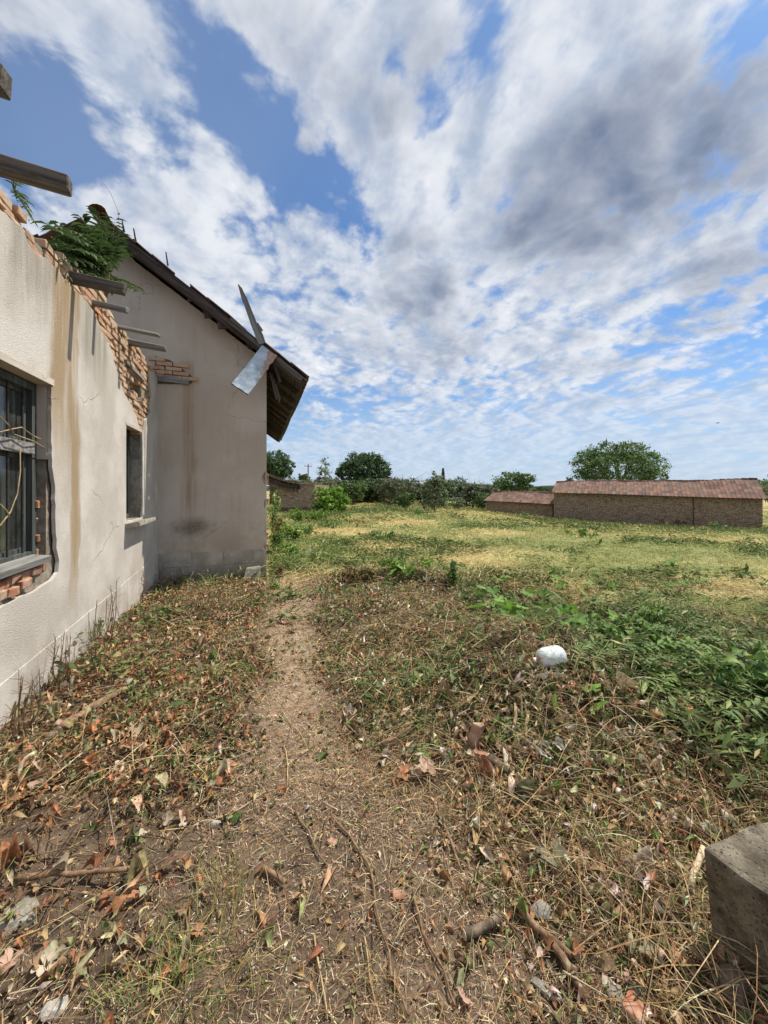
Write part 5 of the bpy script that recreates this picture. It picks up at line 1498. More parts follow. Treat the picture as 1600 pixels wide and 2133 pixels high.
# long dry stalks tangled over the heaps
a, b, x, y = wedge(20000, 0.9, 8.0, 1.1)
d = path_d(a, b)
w = sst(d, 0.9, 1.7) * np.where(a > np.interp(b, PB, PA), 1.0, 0.30) * (0.3 + 0.9 * sst(fbm(x, y, 1.1, 3, 161), .4, .6)) * np.where((b < 1.7) & (a < 0), .3, 1)
a, b, x, y = thin([a, b, x, y], np.clip(w, 0, 1)); n = len(a); print('stalks', n)
ln = np.exp(RNG.normal(np.log(.26), .4, n)); wd = RNG.uniform(.002, .0042, n) * np.clip(.6 + .2 * b, .8, 1.8)
P2b = scatter([blade_tpl(.06, 5), blade_tpl(.16, 5), blade_tpl(.28, 5)], np.stack([x, y, Gz(x, y) + .02 + RNG.random(n) ** 1.5 * .11], -1), RNG.uniform(0, 6.28, n), RNG.normal(0, .13, n), RNG.normal(0, .75, n), np.stack([ln, wd, ln], -1), np.where((RNG.random(n) < (.04 + .12 * (b > 2.2)) + .6 * greenness(a, b) + .3 * sst(fbm(x, y, .8, 3, 171), .5, .6))[:, None], pick([(.14, .19, .06), (.20, .24, .09), (.27, .27, .12)], [2, 2, 1.5], n, .3), pick(STR, [2, 1.2, 2.6, 2.6, 1.6, 1.2], n, .35) * .85))
# chopped chaff on the path
a, b, x, y = wedge(220000, 0.75, 7.2, 1.15)
d = path_d(a, b)
w = (1 - sst(d, 0.9, 1.9)) * (0.24 + 1.0 * sst(b, 1.5, 2.4)) * (0.55 + 0.9 * sst(fbm(x, y, 2.6, 3, 71), .35, .6)) + 0.16
a, b, x, y = thin([a, b, x, y], np.clip(w, 0, 1)); n = len(a); print('chaff', n)
ln = np.exp(RNG.normal(np.log(0.020), 0.45, n)); wd = RNG.uniform(0.0016, 0.0042, n) * np.clip(0.5 + 0.22 * b, .8, 1.7)
z = Gz(x, y) + 0.004 + RNG.random(n) * 0.006
P3 = scatter(CHIP, np.stack([x, y, z], -1), RNG.uniform(0, 6.28, n), RNG.normal(0, .12, n), RNG.normal(0, .3, n), np.stack([ln, wd, ln], -1), pick([(0.53, 0.41, 0.26), (0.62, 0.52, 0.38), (0.38, 0.27, 0.165), (0.24, 0.155, 0.095), (0.42, 0.26, 0.14)], [2, 1.2, 2.4, 2, 1], n, .3))
emit('straw_litter', 'broken pale straw and chaff strewn over the path', [P2, P2b, P3], M['litter'])

# twigs lying about
a, b, x, y = wedge(3800, 0.9, 8.0, 1.1)
d = path_d(a, b); w = 0.25 + 0.75 * sst(d, 0.8, 1.6)
a, b, x, y = thin([a, b, x, y], w); n = len(a)
tv = []; tf = []
for i in range(4):
    for j in range(3):
        an = 2.094 * j; r = 0.5 * (1 - 0.2 * i); tv.append((i / 3 - .5, math.cos(an) * r, math.sin(an) * r))
for i in range(3):
    for j in range(3):
        q0, q1 = i * 3 + j, i * 3 + (j + 1) % 3; tf += [(q0, q1, q1 + 3), (q0, q1 + 3, q0 + 3)]
def bent(k): return [(u, v + 0 * u, w_) for u, v, w_ in tv], tf
ln = np.exp(RNG.normal(np.log(0.16), .5, n)); wd = RNG.uniform(.003, .008, n)
z = Gz(x, y) + 0.012 + RNG.random(n) * 0.05
P4 = scatter([(tv, tf)], np.stack([x, y, z], -1), RNG.uniform(0, 6.28, n), RNG.normal(0, .12, n), RNG.uniform(0, 6, n), np.stack([ln, wd, wd], -1), pick([(0.16, 0.10, 0.06), (0.25, 0.17, 0.10), (0.10, 0.07, 0.05), (0.33, 0.26, 0.18)], [2, 2, 1.5, 1], n, .3))
emit('twig_litter', 'thin broken twigs scattered among the leaves', [P4], M['litter'])

# dark cut weeds on the right: long narrow leaflets piled up
a, b, x, y = wedge(120000, 1.2, 8.5, 1.0)
g = greenness(a, b) + 0.35 * sst(fbm(x, y, 0.9, 3, 91), .55, .68) * (b > 2.6) * (path_d(a, b) > 1.6) * (b < 6.8)
w = g * (0.35 + 0.9 * sst(fbm(x, y, 1.3, 3, 95), .35, .6))
a, b, x, y = thin([a, b, x, y], np.clip(w, 0, 1)); n = len(a); print('weeds', n)
sz = np.exp(RNG.normal(np.log(0.062), .35, n))
z = Gz(x, y) + 0.01 + RNG.random(n) ** 1.3 * (0.10 + 0.16 * sst(fbm(x, y, 1.0, 3, 191), .4, .62))
dirf = fbm(x, y, 0.8, 2, 99) * 12
P5 = scatter(NAR2 + NARROW[:1], np.stack([x, y, z], -1), dirf + RNG.normal(0, .7, n), RNG.normal(-.1, .4, n), RNG.normal(0, .6, n), sz, pick([(0.12, 0.175, 0.045), (0.17, 0.23, 0.065), (0.085, 0.125, 0.036), (0.25, 0.29, 0.10), (0.36, 0.31, 0.14)], [3, 1.6, 3, .8, .8], n, .3))
emit('cut_weeds', 'heap of freshly cut dark green weeds beside the leaf litter', [P5], M['leaf'])

# mown meadow: swathes of lying grass
nc = 27000
ac, bc, xc, yc = wedge(nc, 4.0, 60, 1.5, 70)
keep = bc > edge_b(ac) - 0.35 + RNG.normal(0, .25, len(ac))
ac, bc, xc, yc = ac[keep], bc[keep], xc[keep], yc[keep]
k = 11
ids = np.repeat(np.arange(len(ac)), k)
br = bc[ids]; n = len(ids)
sp = np.clip(0.012 * br, 0.09, 0.5)
x = xc[ids] + RNG.normal(0, 1, n) * sp; y = yc[ids] + RNG.normal(0, 1, n) * sp
ok = (x > XW + 0.03) & ~((y > YG - 0.05) & (x < XC + 0.06))
x, y, ids, br = x[ok], y[ok], ids[ok], br[ok]; n = len(x); print('meadow', n)
mm = fbm(x * 0.6 + y * 0.25, y * 1.2, 0.42, 4, 77) + RNG.normal(0, .03, n)
gr = sst(mm, 0.45, 0.60) * (0.3 + 0.7 * sst(br - edge_b(ac[ids]), 0.4, 2.0))
fresh = sst(fbm(x, y, 0.35, 3, 120), .56, .66)
yel = pick([(0.62, 0.50, 0.22), (0.70, 0.59, 0.31), (0.52, 0.42, 0.17), (0.45, 0.39, 0.16)], [2, 1.3, 2, 1.5], n, .25)
grn = pick([(0.28, 0.32, 0.10), (0.35, 0.38, 0.14), (0.21, 0.25, 0.075), (0.45, 0.43, 0.20)], [2, 2, 2, 1], n, .25)
drk = pick([(0.16, 0.23, 0.065), (0.20, 0.27, 0.085), (0.12, 0.17, 0.05)], [2, 1.5, 1], n, .25)
col = np.where((RNG.random(n) < gr)[:, None], grn, yel)
col = np.where((RNG.random(n) < fresh * 0.8)[:, None], drk, col)
rz_c = RNG.uniform(0, 6.28, len(ac))
ln = np.exp(RNG.normal(np.log(0.17), .4, n)) * np.clip(0.75 + br * 0.022, .9, 2.1)
wd = np.clip(0.0009 * br, 0.0045, 0.034) * RNG.uniform(.6, 1.3, n)
z = Gz(x, y) + 0.01 + RNG.random(n) ** 1.4 * (0.09 + 0.14 * fresh + 0.10 * sst(fbm(x, y, 0.9, 3, 221), .5, .65))
P6 = scatter([BL[1], BL[4]], np.stack([x, y, z], -1), rz_c[ids] + RNG.normal(0, .55, n), np.abs(RNG.normal(0.05, .22, n)), RNG.normal(0, .5, n), np.stack([ln, wd, ln], -1), col)
# finer upright stubble and weeds
a, b, x, y = wedge(40000, 4.2, 45, 1.4, 70)
w = (b > edge_b(a) - .2) * (0.25 + 0.75 * sst(fbm(x, y, 0.5, 3, 131), .42, .6))
a, b, x, y = thin([a, b, x, y], w); n = len(a)
mm = fbm(x * 0.6 + y * 0.25, y * 1.2, 0.42, 4, 77); gr = sst(mm, .43, .57)
col = np.where((RNG.random(n) < .25 + .6 * gr)[:, None], pick([(0.13, 0.18, 0.05), (0.10, 0.15, 0.04), (0.19, 0.22, 0.08)], [2, 1, 1], n, .25), pick([(0.42, 0.32, 0.14), (0.36, 0.28, 0.11)], [1, 1], n, .25))
ln = RNG.uniform(.05, .18, n); wd = np.clip(.0008 * b, .004, .03)
P7 = scatter(BL, np.stack([x, y, Gz(x, y) + ln * .4], -1), RNG.uniform(0, 6.28, n), RNG.normal(1.1, .35, n), RNG.normal(0, .3, n), np.stack([ln, wd, ln], -1), col)
nw = 1000
ac, bc, xc, yc = wedge(nw * 4, 4.6, 34, 1.5, 66)
ww = (bc > edge_b(ac) + .3) * sst(fbm(xc * .5 + yc * .2, yc * 1.1, .5, 3, 151), .5, .62) + .06
ac, bc, xc, yc = thin([ac, bc, xc, yc], np.clip(ww, 0, 1)); kk = 60
ids = np.repeat(np.arange(len(ac)), kk); n = len(ids); spw = np.clip(.10 + .012 * bc[ids], .12, .45)
x = xc[ids] + RNG.normal(0, 1, n) * spw; y = yc[ids] + RNG.normal(0, .6, n) * spw
ok = (x > XW + .03) & ~((y > YG - .05) & (x < XC + .06)); x, y, ids = x[ok], y[ok], ids[ok]; n = len(x); bb = bc[ids]; print('windrows', n)
rc = RNG.uniform(0, 6.28, len(ac)); sz = np.exp(RNG.normal(np.log(.11), .3, n)) * np.clip(.6 + .04 * bb, .8, 1.8)
P7b = scatter(NAR2, np.stack([x, y, Gz(x, y) + .01 + RNG.random(n) ** 1.3 * (.10 + .006 * bb)], -1), rc[ids] + RNG.normal(0, .6, n), RNG.normal(0, .4, n), RNG.normal(0, .6, n), sz, pick([(0.10, 0.15, 0.045), (0.14, 0.19, 0.06), (0.075, 0.11, 0.035), (0.24, 0.26, 0.10)], [3, 2, 2, 1.3], n, .3))
emit('meadow_grass', 'mown yellow and green grass lying over the meadow', [P6, P7, P7b], M['litter'])

# tall weeds left standing along the barn and the hedges
pts = []
def along(px0, py0, px1, py1, n, dep):
    p, q = pG(px0, py0), pG(px1, py1)
    t = RNG.random(n)
    X = p[0] + (q[0] - p[0]) * t + RNG.normal(0, dep, n); Y = p[1] + (q[1] - p[1]) * t + RNG.normal(0, dep, n)
    return np.stack([X, Y], -1)
Q = np.concatenate([along(1020, 1074, 1150, 1090, 700, .5), along(1150, 1090, 1580, 1112, 1700, .5), along(720, 1058, 890, 1066, 500, .9), along(930, 1066, 1010, 1068, 400, .9), along(600, 1078, 700, 1076, 900, .5)])
n = len(Q); ln = RNG.uniform(.15, .5, n)
P8 = scatter(BL, np.stack([Q[:, 0], Q[:, 1], Gz(Q[:, 0], Q[:, 1]) + ln * .4], -1), RNG.uniform(0, 6.28, n), RNG.normal(1.1, .3, n), RNG.normal(0, .3, n), np.stack([ln, ln * .09, ln], -1), pick([(0.12, 0.17, 0.05), (0.09, 0.13, 0.035), (0.30, 0.24, 0.11), (0.16, 0.22, 0.06)], [2, 1.4, 1.2, 1.4], n, .25))
emit('tall_weeds', 'unmown weeds along the foot of the barn and hedges', [P8], M['leaf'])

# gravel
a, b, x, y = wedge(5200, 0.8, 3.6, 1.4)
w = 0.15 + 0.85 * np.clip((1 - sst(a, -.9, .2)) * (1 - sst(b, 1.5, 2.1)) + .5 * (1 - sst(path_d(a, b), .8, 1.3)), 0, 1)
a, b, x, y = thin([a, b, x, y], w); n = len(a)
ov = np.array([(1, 0, 0), (-1, 0, 0), (0, 1, 0), (0, -1, 0), (0, 0, 1), (0, 0, -1)], float) * .5
of = [(0, 2, 4), (2, 1, 4), (1, 3, 4), (3, 0, 4), (2, 0, 5), (1, 2, 5), (3, 1, 5), (0, 3, 5)]
s3 = np.exp(RNG.normal(np.log(.006), .45, n))[:, None] * RNG.uniform(.6, 1.2, (n, 3))
P9 = scatter([(ov, of)], np.stack([x, y, Gz(x, y) + .003], -1), RNG.uniform(0, 6, n), RNG.normal(0, .5, n), RNG.normal(0, .5, n), s3, pick([(0.42, 0.38, 0.31), (0.52, 0.49, 0.43), (0.30, 0.26, 0.2)], [2, 1.2, 2], n, .2))
emit('gravel', 'small pale pebbles in the bare soil', [P9], M['litter'])

# ------------------------------------------------------------------ single things on the ground
def stick(name, label, cat, pts, r0, r1, mat, lift=None, ends=None, group=None, n=8):
    P_ = []
    for i, q in enumerate(pts):
        lf = r0 + 0.01 + (q[2] if len(q) > 2 else 0.0)
        P_.append(Vector(pG(q[0], q[1], lf)))
    # refine with a little wander
    out = [P_[0]]
    for p, q in zip(P_[:-1], P_[1:]):
        L = (q - p).length
        for t in (0.33, 0.66, 1.0):
            v = p.lerp(q, t)
            if t < 1: v += Vector((random.gauss(0, .012), random.gauss(0, .012), random.gauss(0, .006))) * min(1, L * 2)
            out.append(v)
    k = len(out)
    rr = [r0 + (r1 - r0) * i / (k - 1) for i in range(k)]
    m = MB(); m.tube(out, rr, n, None, 0.10)
    o = m.build(name, mat, smooth=True)
    tag(o, label, cat, group)
    if ends:
        d = (out[0] - out[1]).normalized()
        e = MB(); e.tube([out[0] - d * 0.004, out[0] + d * 0.003], [r0 * 0.97, r0 * 0.93], 12)
        c = e.build('cut_end', M['cutwood']); c.parent = o
    return o
stick('branch', 'thick bark-covered branch with pale cut end lying near the stuccoed wall', 'branch', [(122, 1548, .03), (190, 1500, .04), (262, 1452, .02)], 0.034, 0.022, M['twig'], ends=True, n=10)
stick('branch', 'forked branch stub beside the thick cut branch near the wall', 'branch', [(95, 1560, .03), (150, 1525, .02), (182, 1490, .02)], 0.026, 0.014, M['bark'], n=9)
stick('branch', 'long brown branch lying across bare soil left of the grass tuft', 'branch', [(30, 1842, .0), (150, 1834, .0), (290, 1822, .005)], 0.013, 0.008, M['twig'])
stick('branch', 'slim tan branch pointing at the path from the leaf litter', 'branch', [(385, 1606), (450, 1575), (520, 1556)], 0.007, 0.004, M['stalk'])
stick('bark_strip', 'short split bark strip on dark soil beside the grass tuft', 'bark', [(548, 1818), (594, 1850)], 0.012, 0.009, M['twig'])
stick('branch', 'straight dark branch on top of the leaf heap by the plastic jug', 'branch', [(885, 1384, .05), (1000, 1402, .05)], 0.016, 0.012, M['bark'])
stick('branch', 'short dark branch half buried at the foot of the leaf heap', 'branch', [(828, 1500, .02), (918, 1506, .02)], 0.013, 0.011, M['bark'])
stick('branch', 'brown branch angled up out of the leaf heap below the buried branch', 'branch', [(795, 1562, .01), (862, 1534, .05)], 0.011, 0.008, M['twig'])
stick('log_piece', 'short thick log piece under the broken red brick', 'log', [(1016, 1602, .02), (1062, 1632, .02)], 0.030, 0.028, M['bark'], ends=True)
stick('log_piece', 'knotty log stub with pale end in the straw', 'log', [(968, 1962), (1042, 1926)], 0.016, 0.014, M['bark'], ends=True)
stick('branch', 'straight weathered branch in straw pointing at the concrete block', 'branch', [(1088, 1912), (1192, 2008)], 0.013, 0.011, M['twig'])
stick('branch', 'second weathered branch lying just below the straight one', 'branch', [(1152, 1984), (1222, 2096)], 0.014, 0.011, M['twig'])
stick('cut_stick', 'short pale cut stick on the leaf litter', 'stick', [(1058, 1694), (1132, 1706)], 0.010, 0.009, M['stalk'], ends=True)
stick('cut_stick', 'thin reddish stick with a curled leaf across it', 'stick', [(1180, 1686, .01), (1292, 1708, .01)], 0.007, 0.006, M['twig'])
stick('peeled_stick', 'peeled pale orange stick leaning by the concrete block', 'stick', [(1440, 1872, .0), (1466, 1806, .06)], 0.012, 0.011, M['cutwood'])
stick('stem_stump', 'upright cut stem stump with pale top in the leaf heap', 'stump', [(1068, 1545, .0), (1074, 1508, .06)], 0.010, 0.009, M['stalk'], group='cut stem stumps in the heap')
stick('stem_stump', 'upright cut stem stump with pale top in the leaf heap', 'stump', [(1094, 1550, .0), (1100, 1512, .05)], 0.010, 0.009, M['stalk'], group='cut stem stumps in the heap')
stick('stem_stump', 'cut wooden stump by the wall among dry weeds', 'stump', [(142, 1460, .0), (152, 1440, .10)], 0.014, 0.013, M['bark'], ends=False)
LONG = [([(615, 1690), (655, 1770), (700, 1842)], .005, 'long brown stem lying on dark soil above the brick chip'), ([(690, 1705), (745, 1775), (772, 1820), (790, 1930), (815, 2040), (850, 2125)], .0055, 'longest curved brown stem running down the bare soil'),
        ([(862, 1860), (880, 1950), (925, 2030), (948, 2105)], .006, 'grey curved stem right of the longest brown stem'), ([(905, 1680), (940, 1760), (962, 1825)], .008, 'dark forked stem at the edge of the leaf litter'),
        ([(590, 1555), (600, 1600), (598, 1640)], .004, 'short dry stem standing beside the path edge'), ([(270, 1485, .02), (275, 1560, .06), (292, 1640)], .0035, 'thin orange stem across the wall-side leaves'),
        ([(760, 1960), (782, 2100)], .003, 'pale straw stem crossing bare soil'), ([(655, 1955), (672, 2060), (682, 2133)], .0035, 'yellow stem upright on soil'),
        ([(1090, 1500, .1), (1040, 1420, .12), (985, 1300, .02)], .005, 'curved dry vine stem looping over the heap'), ([(940, 1520, .02), (985, 1590, .05), (1010, 1640)], .007, 'thin dark branch leaning against the broken brick'),
        ([(1080, 1450, .03), (1020, 1480, .1), (960, 1590, .02)], .005, 'wiry stem arched over the heap'), ([(1270, 1700, .0), (1370, 1600, .03), (1420, 1560, .02)], .005, 'tan stem in the cut weeds'),
        ([(1445, 1650, .03), (1520, 1560, .1), (1590, 1480, .06)], .005, 'green-tan stem leaning over the cut weeds by the concrete block'), ([(1480, 1610, .02), (1570, 1720, .03)], .006, 'pale stalk touching the concrete block'),
        ([(1330, 1900), (1390, 1850), (1430, 1838, .02)], .004, 'reddish curved stem left of the concrete block'), ([(1412, 1930), (1425, 2010), (1455, 2120)], .003, 'long yellow straw beside the concrete block'),
        ([(430, 1720), (500, 1690), (560, 1650)], .003, 'arching pale straw near the white stone'), ([(0, 1990, .01), (110, 1945, .03), (250, 1850, .01)], .0025, 'long pale straw over the bare corner soil'),
        ([(640, 1290), (700, 1345), (712, 1375)], .006, 'crooked dark stem at the path edge'), ([(585, 1480), (640, 1560)], .004, 'thin twig across the path'), ([(400, 1300), (470, 1322), (545, 1334)], .005, 'thin twig lying between wall and path')]
for pts, r, lab in LONG:
    stick('fallen_stalk', lab.replace(' stem ', ' stalk '), 'stalk', pts, r, r * 0.6, M['twig'] if r > .004 else M['stalk'], n=6)

def rock(name, label, cat, px, py, size, mat, seed=0, flat=0.7, lift=0.0, rz=0.0):
    bm = bmesh.new(); bmesh.ops.create_icosphere(bm, subdivisions=2, radius=0.5)
    r = random.Random(seed)
    pl = [(Vector((r.gauss(0, 1), r.gauss(0, 1), r.gauss(0, 1))).normalized(), r.uniform(.30, .43)) for _ in range(9)]
    for v in bm.verts:
        for nv, dd_ in pl:
            e = v.co.dot(nv) - dd_
            if e > 0: v.co -= nv * e
        v.co += Vector((r.gauss(0, .01), r.gauss(0, .01), r.gauss(0, .01)))
        v.co = Vector((v.co.x * size[0], v.co.y * size[1], v.co.z * size[2]))
    me = bpy.data.meshes.new(name); bm.to_mesh(me); bm.free()
    p = pG(px, py); o = put(name, me, mat, None, (p[0], p[1], p[2] + size[2] * 0.18 + lift), (0, 0, rz))
    return tag(o, label, cat)
rock('stone', 'pale angular stone on bare soil near the arching straw', 'stone', 449, 1722, (.052, .045, .045), M['stone'], 1)
rock('stone', 'small tan stone right of the pale angular stone', 'stone', 502, 1730, (.028, .025, .025), M['stone'], 2)
rock('stone', 'flat white stone slab in the grass at the bare corner', 'stone', 115, 2105, (.08, .07, .035), M['stone'], 3)
rock('stone', 'big rounded buff stone at the wall-side bare soil', 'stone', 25, 1915, (.16, .18, .10), M['concrete'], 4, lift=-.03)
rock('stone', 'grey round stone on the trodden path', 'stone', 634, 1358, (.07, .06, .055), M['concrete'], 5)
rock('stone', 'small tan stone standing on the path below the grey one', 'stone', 618, 1432, (.035, .03, .06), M['stone'], 6)
rock('stone', 'flat grey-green stone in the straw beside the weathered branches', 'stone', 1128, 1898, (.085, .07, .045), M['concrete'], 7)
rock('stone', 'thin grey stone chip under the second weathered branch', 'stone', 1140, 2066, (.10, .04, .03), M['concrete'], 8, rz=-0.9)
rock('dark_stone', 'dark mossy stone at the foot of the concrete block', 'stone', 1528, 2075, (.13, .12, .11), M['darkstone'], 9)
rock('stone', 'whitish stone lump among the dead stems by the wall', 'stone', 206, 1502, (.05, .04, .04), M['stone'], 10, lift=.03)
rock('stone', 'flat rock leaning at the wall-side leaf pile', 'stone', 232, 1395, (.16, .12, .05), M['concrete'], 12, lift=.02)
rock('stone', 'flat rock below the leaning one in the wall-side leaves', 'stone', 260, 1428, (.17, .12, .04), M['concrete'], 13, lift=.02)
def bric(label, px, py, s, rot, lift=0.0, seed=0, mat='redbrick'):
    me = brick_mesh(s[0], s[1], s[2], seed); p = pG(px, py)
    o = put('brick_piece', me, M[mat], None, (p[0], p[1], p[2] + s[2] * .35 + lift), rot); return tag(o, label, 'brick')
bric('broken orange-red brick standing on end in the leaf heap', 990, 1560, (.055, .06, .15), (.2, .15, .6), .03, 3)
bric('red brick fragment lying below the standing brick', 1004, 1590, (.10, .07, .05), (.1, .3, 1.1), .02, 6)
bric('small brown brick chip on bare soil', 690, 1757, (.045, .04, .02), (0.1, .2, .7), 0, 9)
bric('flat pink brick chip right of the curved stem', 832, 1866, (.055, .035, .02), (0, .1, 1.3), 0, 12)
bric('pink brick half by the concrete block', 1325, 2124, (.06, .07, .05), (0.2, .1, .4), 0, 15)
bric('orange tile shard in the leaves beside the wall', 282, 1562, (.07, .08, .012), (.1, .5, .4), .02, 18)
bric('red tile shard near the wall-side flat rock', 290, 1334, (.12, .08, .02), (.1, .1, .3), .02, 21)
bric('small red tile shard at the far end of the path', 590, 1300, (.09, .05, .02), (.1, .1, .3), .02, 24)

# weathered concrete block at the lower right
ct_, cb_ = pZ(1463, 1764, 0.375), pZ(1492, 1985, 0.0)
r_ = pZ(1600, 1706, 0.375); f_ = pZ(1600, 1862, 0.375)
dr = (r_ - ct_); dr /= np.linalg.norm(dr); df = (f_ - ct_); df /= np.linalg.norm(df)
dr = Vector(dr); df = Vector(df)
ct_ = Vector(ct_); cb_ = Vector((cb_[0], cb_[1], -0.08))
LR, LF = 0.75, 0.62
bm = bmesh.new()
def ring(c, k0, z, e0, e1): return [bm.verts.new((*(c + dr * (a_ * e0) + df * (b_ * e1)).xy, z)) for a_, b_ in ((0, 0), (1, 0), (1, 1), (0, 1))]
lev = [(cb_ - Vector((0, 0, 0)), -0.08, LR - .05, LF - .12), (cb_.lerp(ct_, .5), 0.12, LR - .02, LF - .07), (ct_ + (cb_ - ct_) * .12, .31, LR, LF), (ct_, 0.375, LR, LF)]
rings = [ring(c, 0, z, e0, e1) for c, z, e0, e1 in lev]
for p, q in zip(rings[:-1], rings[1:]):
    for i in range(4): bm.faces.new((p[i], p[(i + 1) % 4], q[(i + 1) % 4], q[i]))
bm.faces.new(rings[0]); bm.faces.new(rings[-1][::-1])
bmesh.ops.recalc_face_normals(bm, faces=bm.faces[:])
bmesh.ops.subdivide_edges(bm, edges=bm.edges[:], cuts=5, use_grid_fill=True)
for v in bm.verts:
    nz = float(fbm(np.array([v.co.x * 9 + v.co.z * 5]), np.array([v.co.y * 9 - v.co.z * 4]), 1.0, 4, 7)[0]) - .5
    v.co += Vector((nz * .045, nz * .04, (float(vnoise(np.array([v.co.x * 22]), np.array([v.co.y * 22]), 4)[0]) - .5) * .010))
me = bpy.data.meshes.new('stone_block'); bm.to_mesh(me); bm.free()
o = put('stone_block', me, M['blockstone']); tag(o, 'large weathered concrete block with rough flat top rising from the straw', 'block')
sb = o.modifiers.new('b', 'BEVEL'); sb.width = 0.012; sb.segments = 2; sb.limit_method = 'ANGLE'

# plastic jug lying in the heap
p = Vector(pG(1145, 1385)); jg = empty('plastic_jug', p); tag(jg, 'dented white plastic water jug lying on the cut weeds', 'jug')
ax = (Vector(RV) * -0.98 + Vector(FV) * -0.10 + Vector((0, 0, -.16))).normalized(); JS = 0.66; p = p + Vector((0, 0, -.02))
profl = [(-.172, .012), (-.168, .045), (-.155, .075), (-.13, .096), (-.10, .105), (-.05, .109), (.0, .109), (.05, .107), (.085, .10), (.11, .085), (.132, .06), (.145, .032), (.165, .028), (.17, .02)]
mb_ = MB(); pts = [p + Vector((0, 0, .075)) + ax * t * JS for t, r in profl]
N = 28; vs = []; up_ = Vector((0, 0, 1)); s_ = ax.cross(up_).normalized(); u_v = s_.cross(ax)
for (t, r), c in zip(profl, pts):
    for j in range(N):
        an = 6.2832 * j / N
        dn = 1 - 0.06 * math.exp(-((t + .03) / .05) ** 2 - ((an - 2.1) / .5) ** 2) - 0.06 * math.exp(-((t - .05) / .04) ** 2 - ((an - 3.6) / .5) ** 2)
        vs.append(c + (s_ * math.cos(an) + u_v * math.sin(an)) * r * dn * JS)
fs = [(i * N + j, i * N + (j + 1) % N, (i + 1) * N + (j + 1) % N, (i + 1) * N + j) for i in range(len(profl) - 1) for j in range(N)]
fs += [tuple(range(N))[::-1], tuple((len(profl) - 1) * N + j for j in range(N))]
mb_.add(vs, fs); mb_.build('body', M['plastic'], jg, smooth=True)
mb_ = MB(); c = pts[-1]; mb_.tube([c - ax * .010, c + ax * .010], [.020, .020], 14); mb_.build('cap', M['paintwhite'], jg)
# dented white tin at the edge of the straw band
p = Vector(pG(640, 1158)); tn = empty('white_tin', p); tag(tn, 'small white tin can by the weeds at the house corner', 'can')
ax = Vector((.75, .2, .62)).normalized(); mb_ = MB(); mb_.tube([p + ax * t + Vector((0, 0, .05)) for t in (0, .01, .06, .12, .13)], [.05, .058, .055, .058, .05], 14); mb_.build('body', M['paintwhite'], tn, smooth=False)
mb_ = MB(); mb_.tube([p + ax * .13 + Vector((0, 0, .05)), p + ax * .137 + Vector((0, 0, .05))], [.058, .056], 14); mb_.build('rim', M['zinc'], tn)

# ---- leaves that can be picked out singly
def lobed(seed, lobes=5, fold=.12):
    r = random.Random(seed); V = [(0, 0, 0)]; k = lobes * 4
    for i in range(k + 1):
        an = rad(-155 + 310 * i / k); w = 0.36 + 0.20 * abs(math.cos((i / k - .5) * lobes * math.pi)) + r.uniform(-.03, .03)
        if abs(i / k - .5) < .1: w += .06
        V.append((math.cos(an) * w, math.sin(an) * w * 1.02, fold * abs(math.sin(an)) + r.uniform(-.05, .05)))
    return V, [(0, i, i + 1) for i in range(1, k + 1)]
def leaf_mesh(seed, col, lobes=5, fold=.12):
    V, F = lobed(seed, lobes, fold)
    V2 = [(x, y, z) for x, y, z in V]
    C = np.array([col] * len(V2)); C[0] *= 1.15
    me = tri_mesh('leaf', np.array(V2), np.array(F), C); me.materials.append(M['leaf']); return me
GL = [leaf_mesh(s, c, 5) for s, c in ((1, (.14, .27, .04)), (2, (.19, .32, .06)), (3, (.10, .20, .035)))]
DL = [leaf_mesh(s, c, 5, .3) for s, c in ((4, (.46, .30, .22)), (5, (.36, .17, .09)), (6, (.50, .42, .32)), (7, (.30, .20, .11)), (8, (.33, .32, .20)))]
def single(name, meshes, px, py, s, label, cat, group=None, lift=.03, tilt=.4):
    p = pG(px, py); o = put(name, random.choice(meshes) if isinstance(meshes, list) else meshes, None, None, (p[0], p[1], p[2] + lift), (random.gauss(0, tilt), random.gauss(0, tilt), random.uniform(0, 6.28)))
    o.scale = (s, s, s * random.uniform(.7, 1.3)); return tag(o, label, cat, group)
single('dry_leaf', DL[0], 882, 1612, .12, 'big pinkish dry lobed leaf in the litter below the standing brick', 'leaf', tilt=.15)
single('dry_leaf', DL[4], 1152, 1796, .11, 'large grey-green dry leaf lying in straw left of the concrete block', 'leaf', tilt=.2)
single('vine_leaf', GL[0], 1160, 1512, .12, 'upright broad green leaf at the left of the leaf pair in the heap', 'leaf', lift=.10, tilt=.9)
single('vine_leaf', GL[1], 1246, 1520, .13, 'pair-mate broad green leaf folded over in the heap', 'leaf', lift=.09, tilt=.6)
single('vine_leaf', GL[1], 1236, 1462, .13, 'flat bright green leaf below the plastic jug', 'leaf', lift=.08, tilt=.3)
single('vine_leaf', GL[2], 1312, 1620, .11, 'broad dark green leaf sunk in the cut weeds', 'leaf', lift=.03)
single('vine_leaf', GL[0], 855, 1430, .08, 'small green leaf alone on the brown litter', 'leaf')
for i in range(95):
    px, py = random.choice([(random.uniform(60, 520), random.uniform(1300, 1680)), (random.uniform(720, 1200), random.uniform(1250, 1700)), (random.uniform(950, 1440), random.uniform(1680, 2100)), (random.uniform(20, 420), random.uniform(1680, 2050))])
    p = pG(px, py)
    if p[0] < XW + .1: continue
    single('dry_leaf', DL, px, py, random.uniform(.05, .09) * (0.72 if py > 1680 else 1.0), 'curled dry lobed leaf lying on the litter of the yard', 'leaf', 'curled dry leaves on the yard', .02, .45)
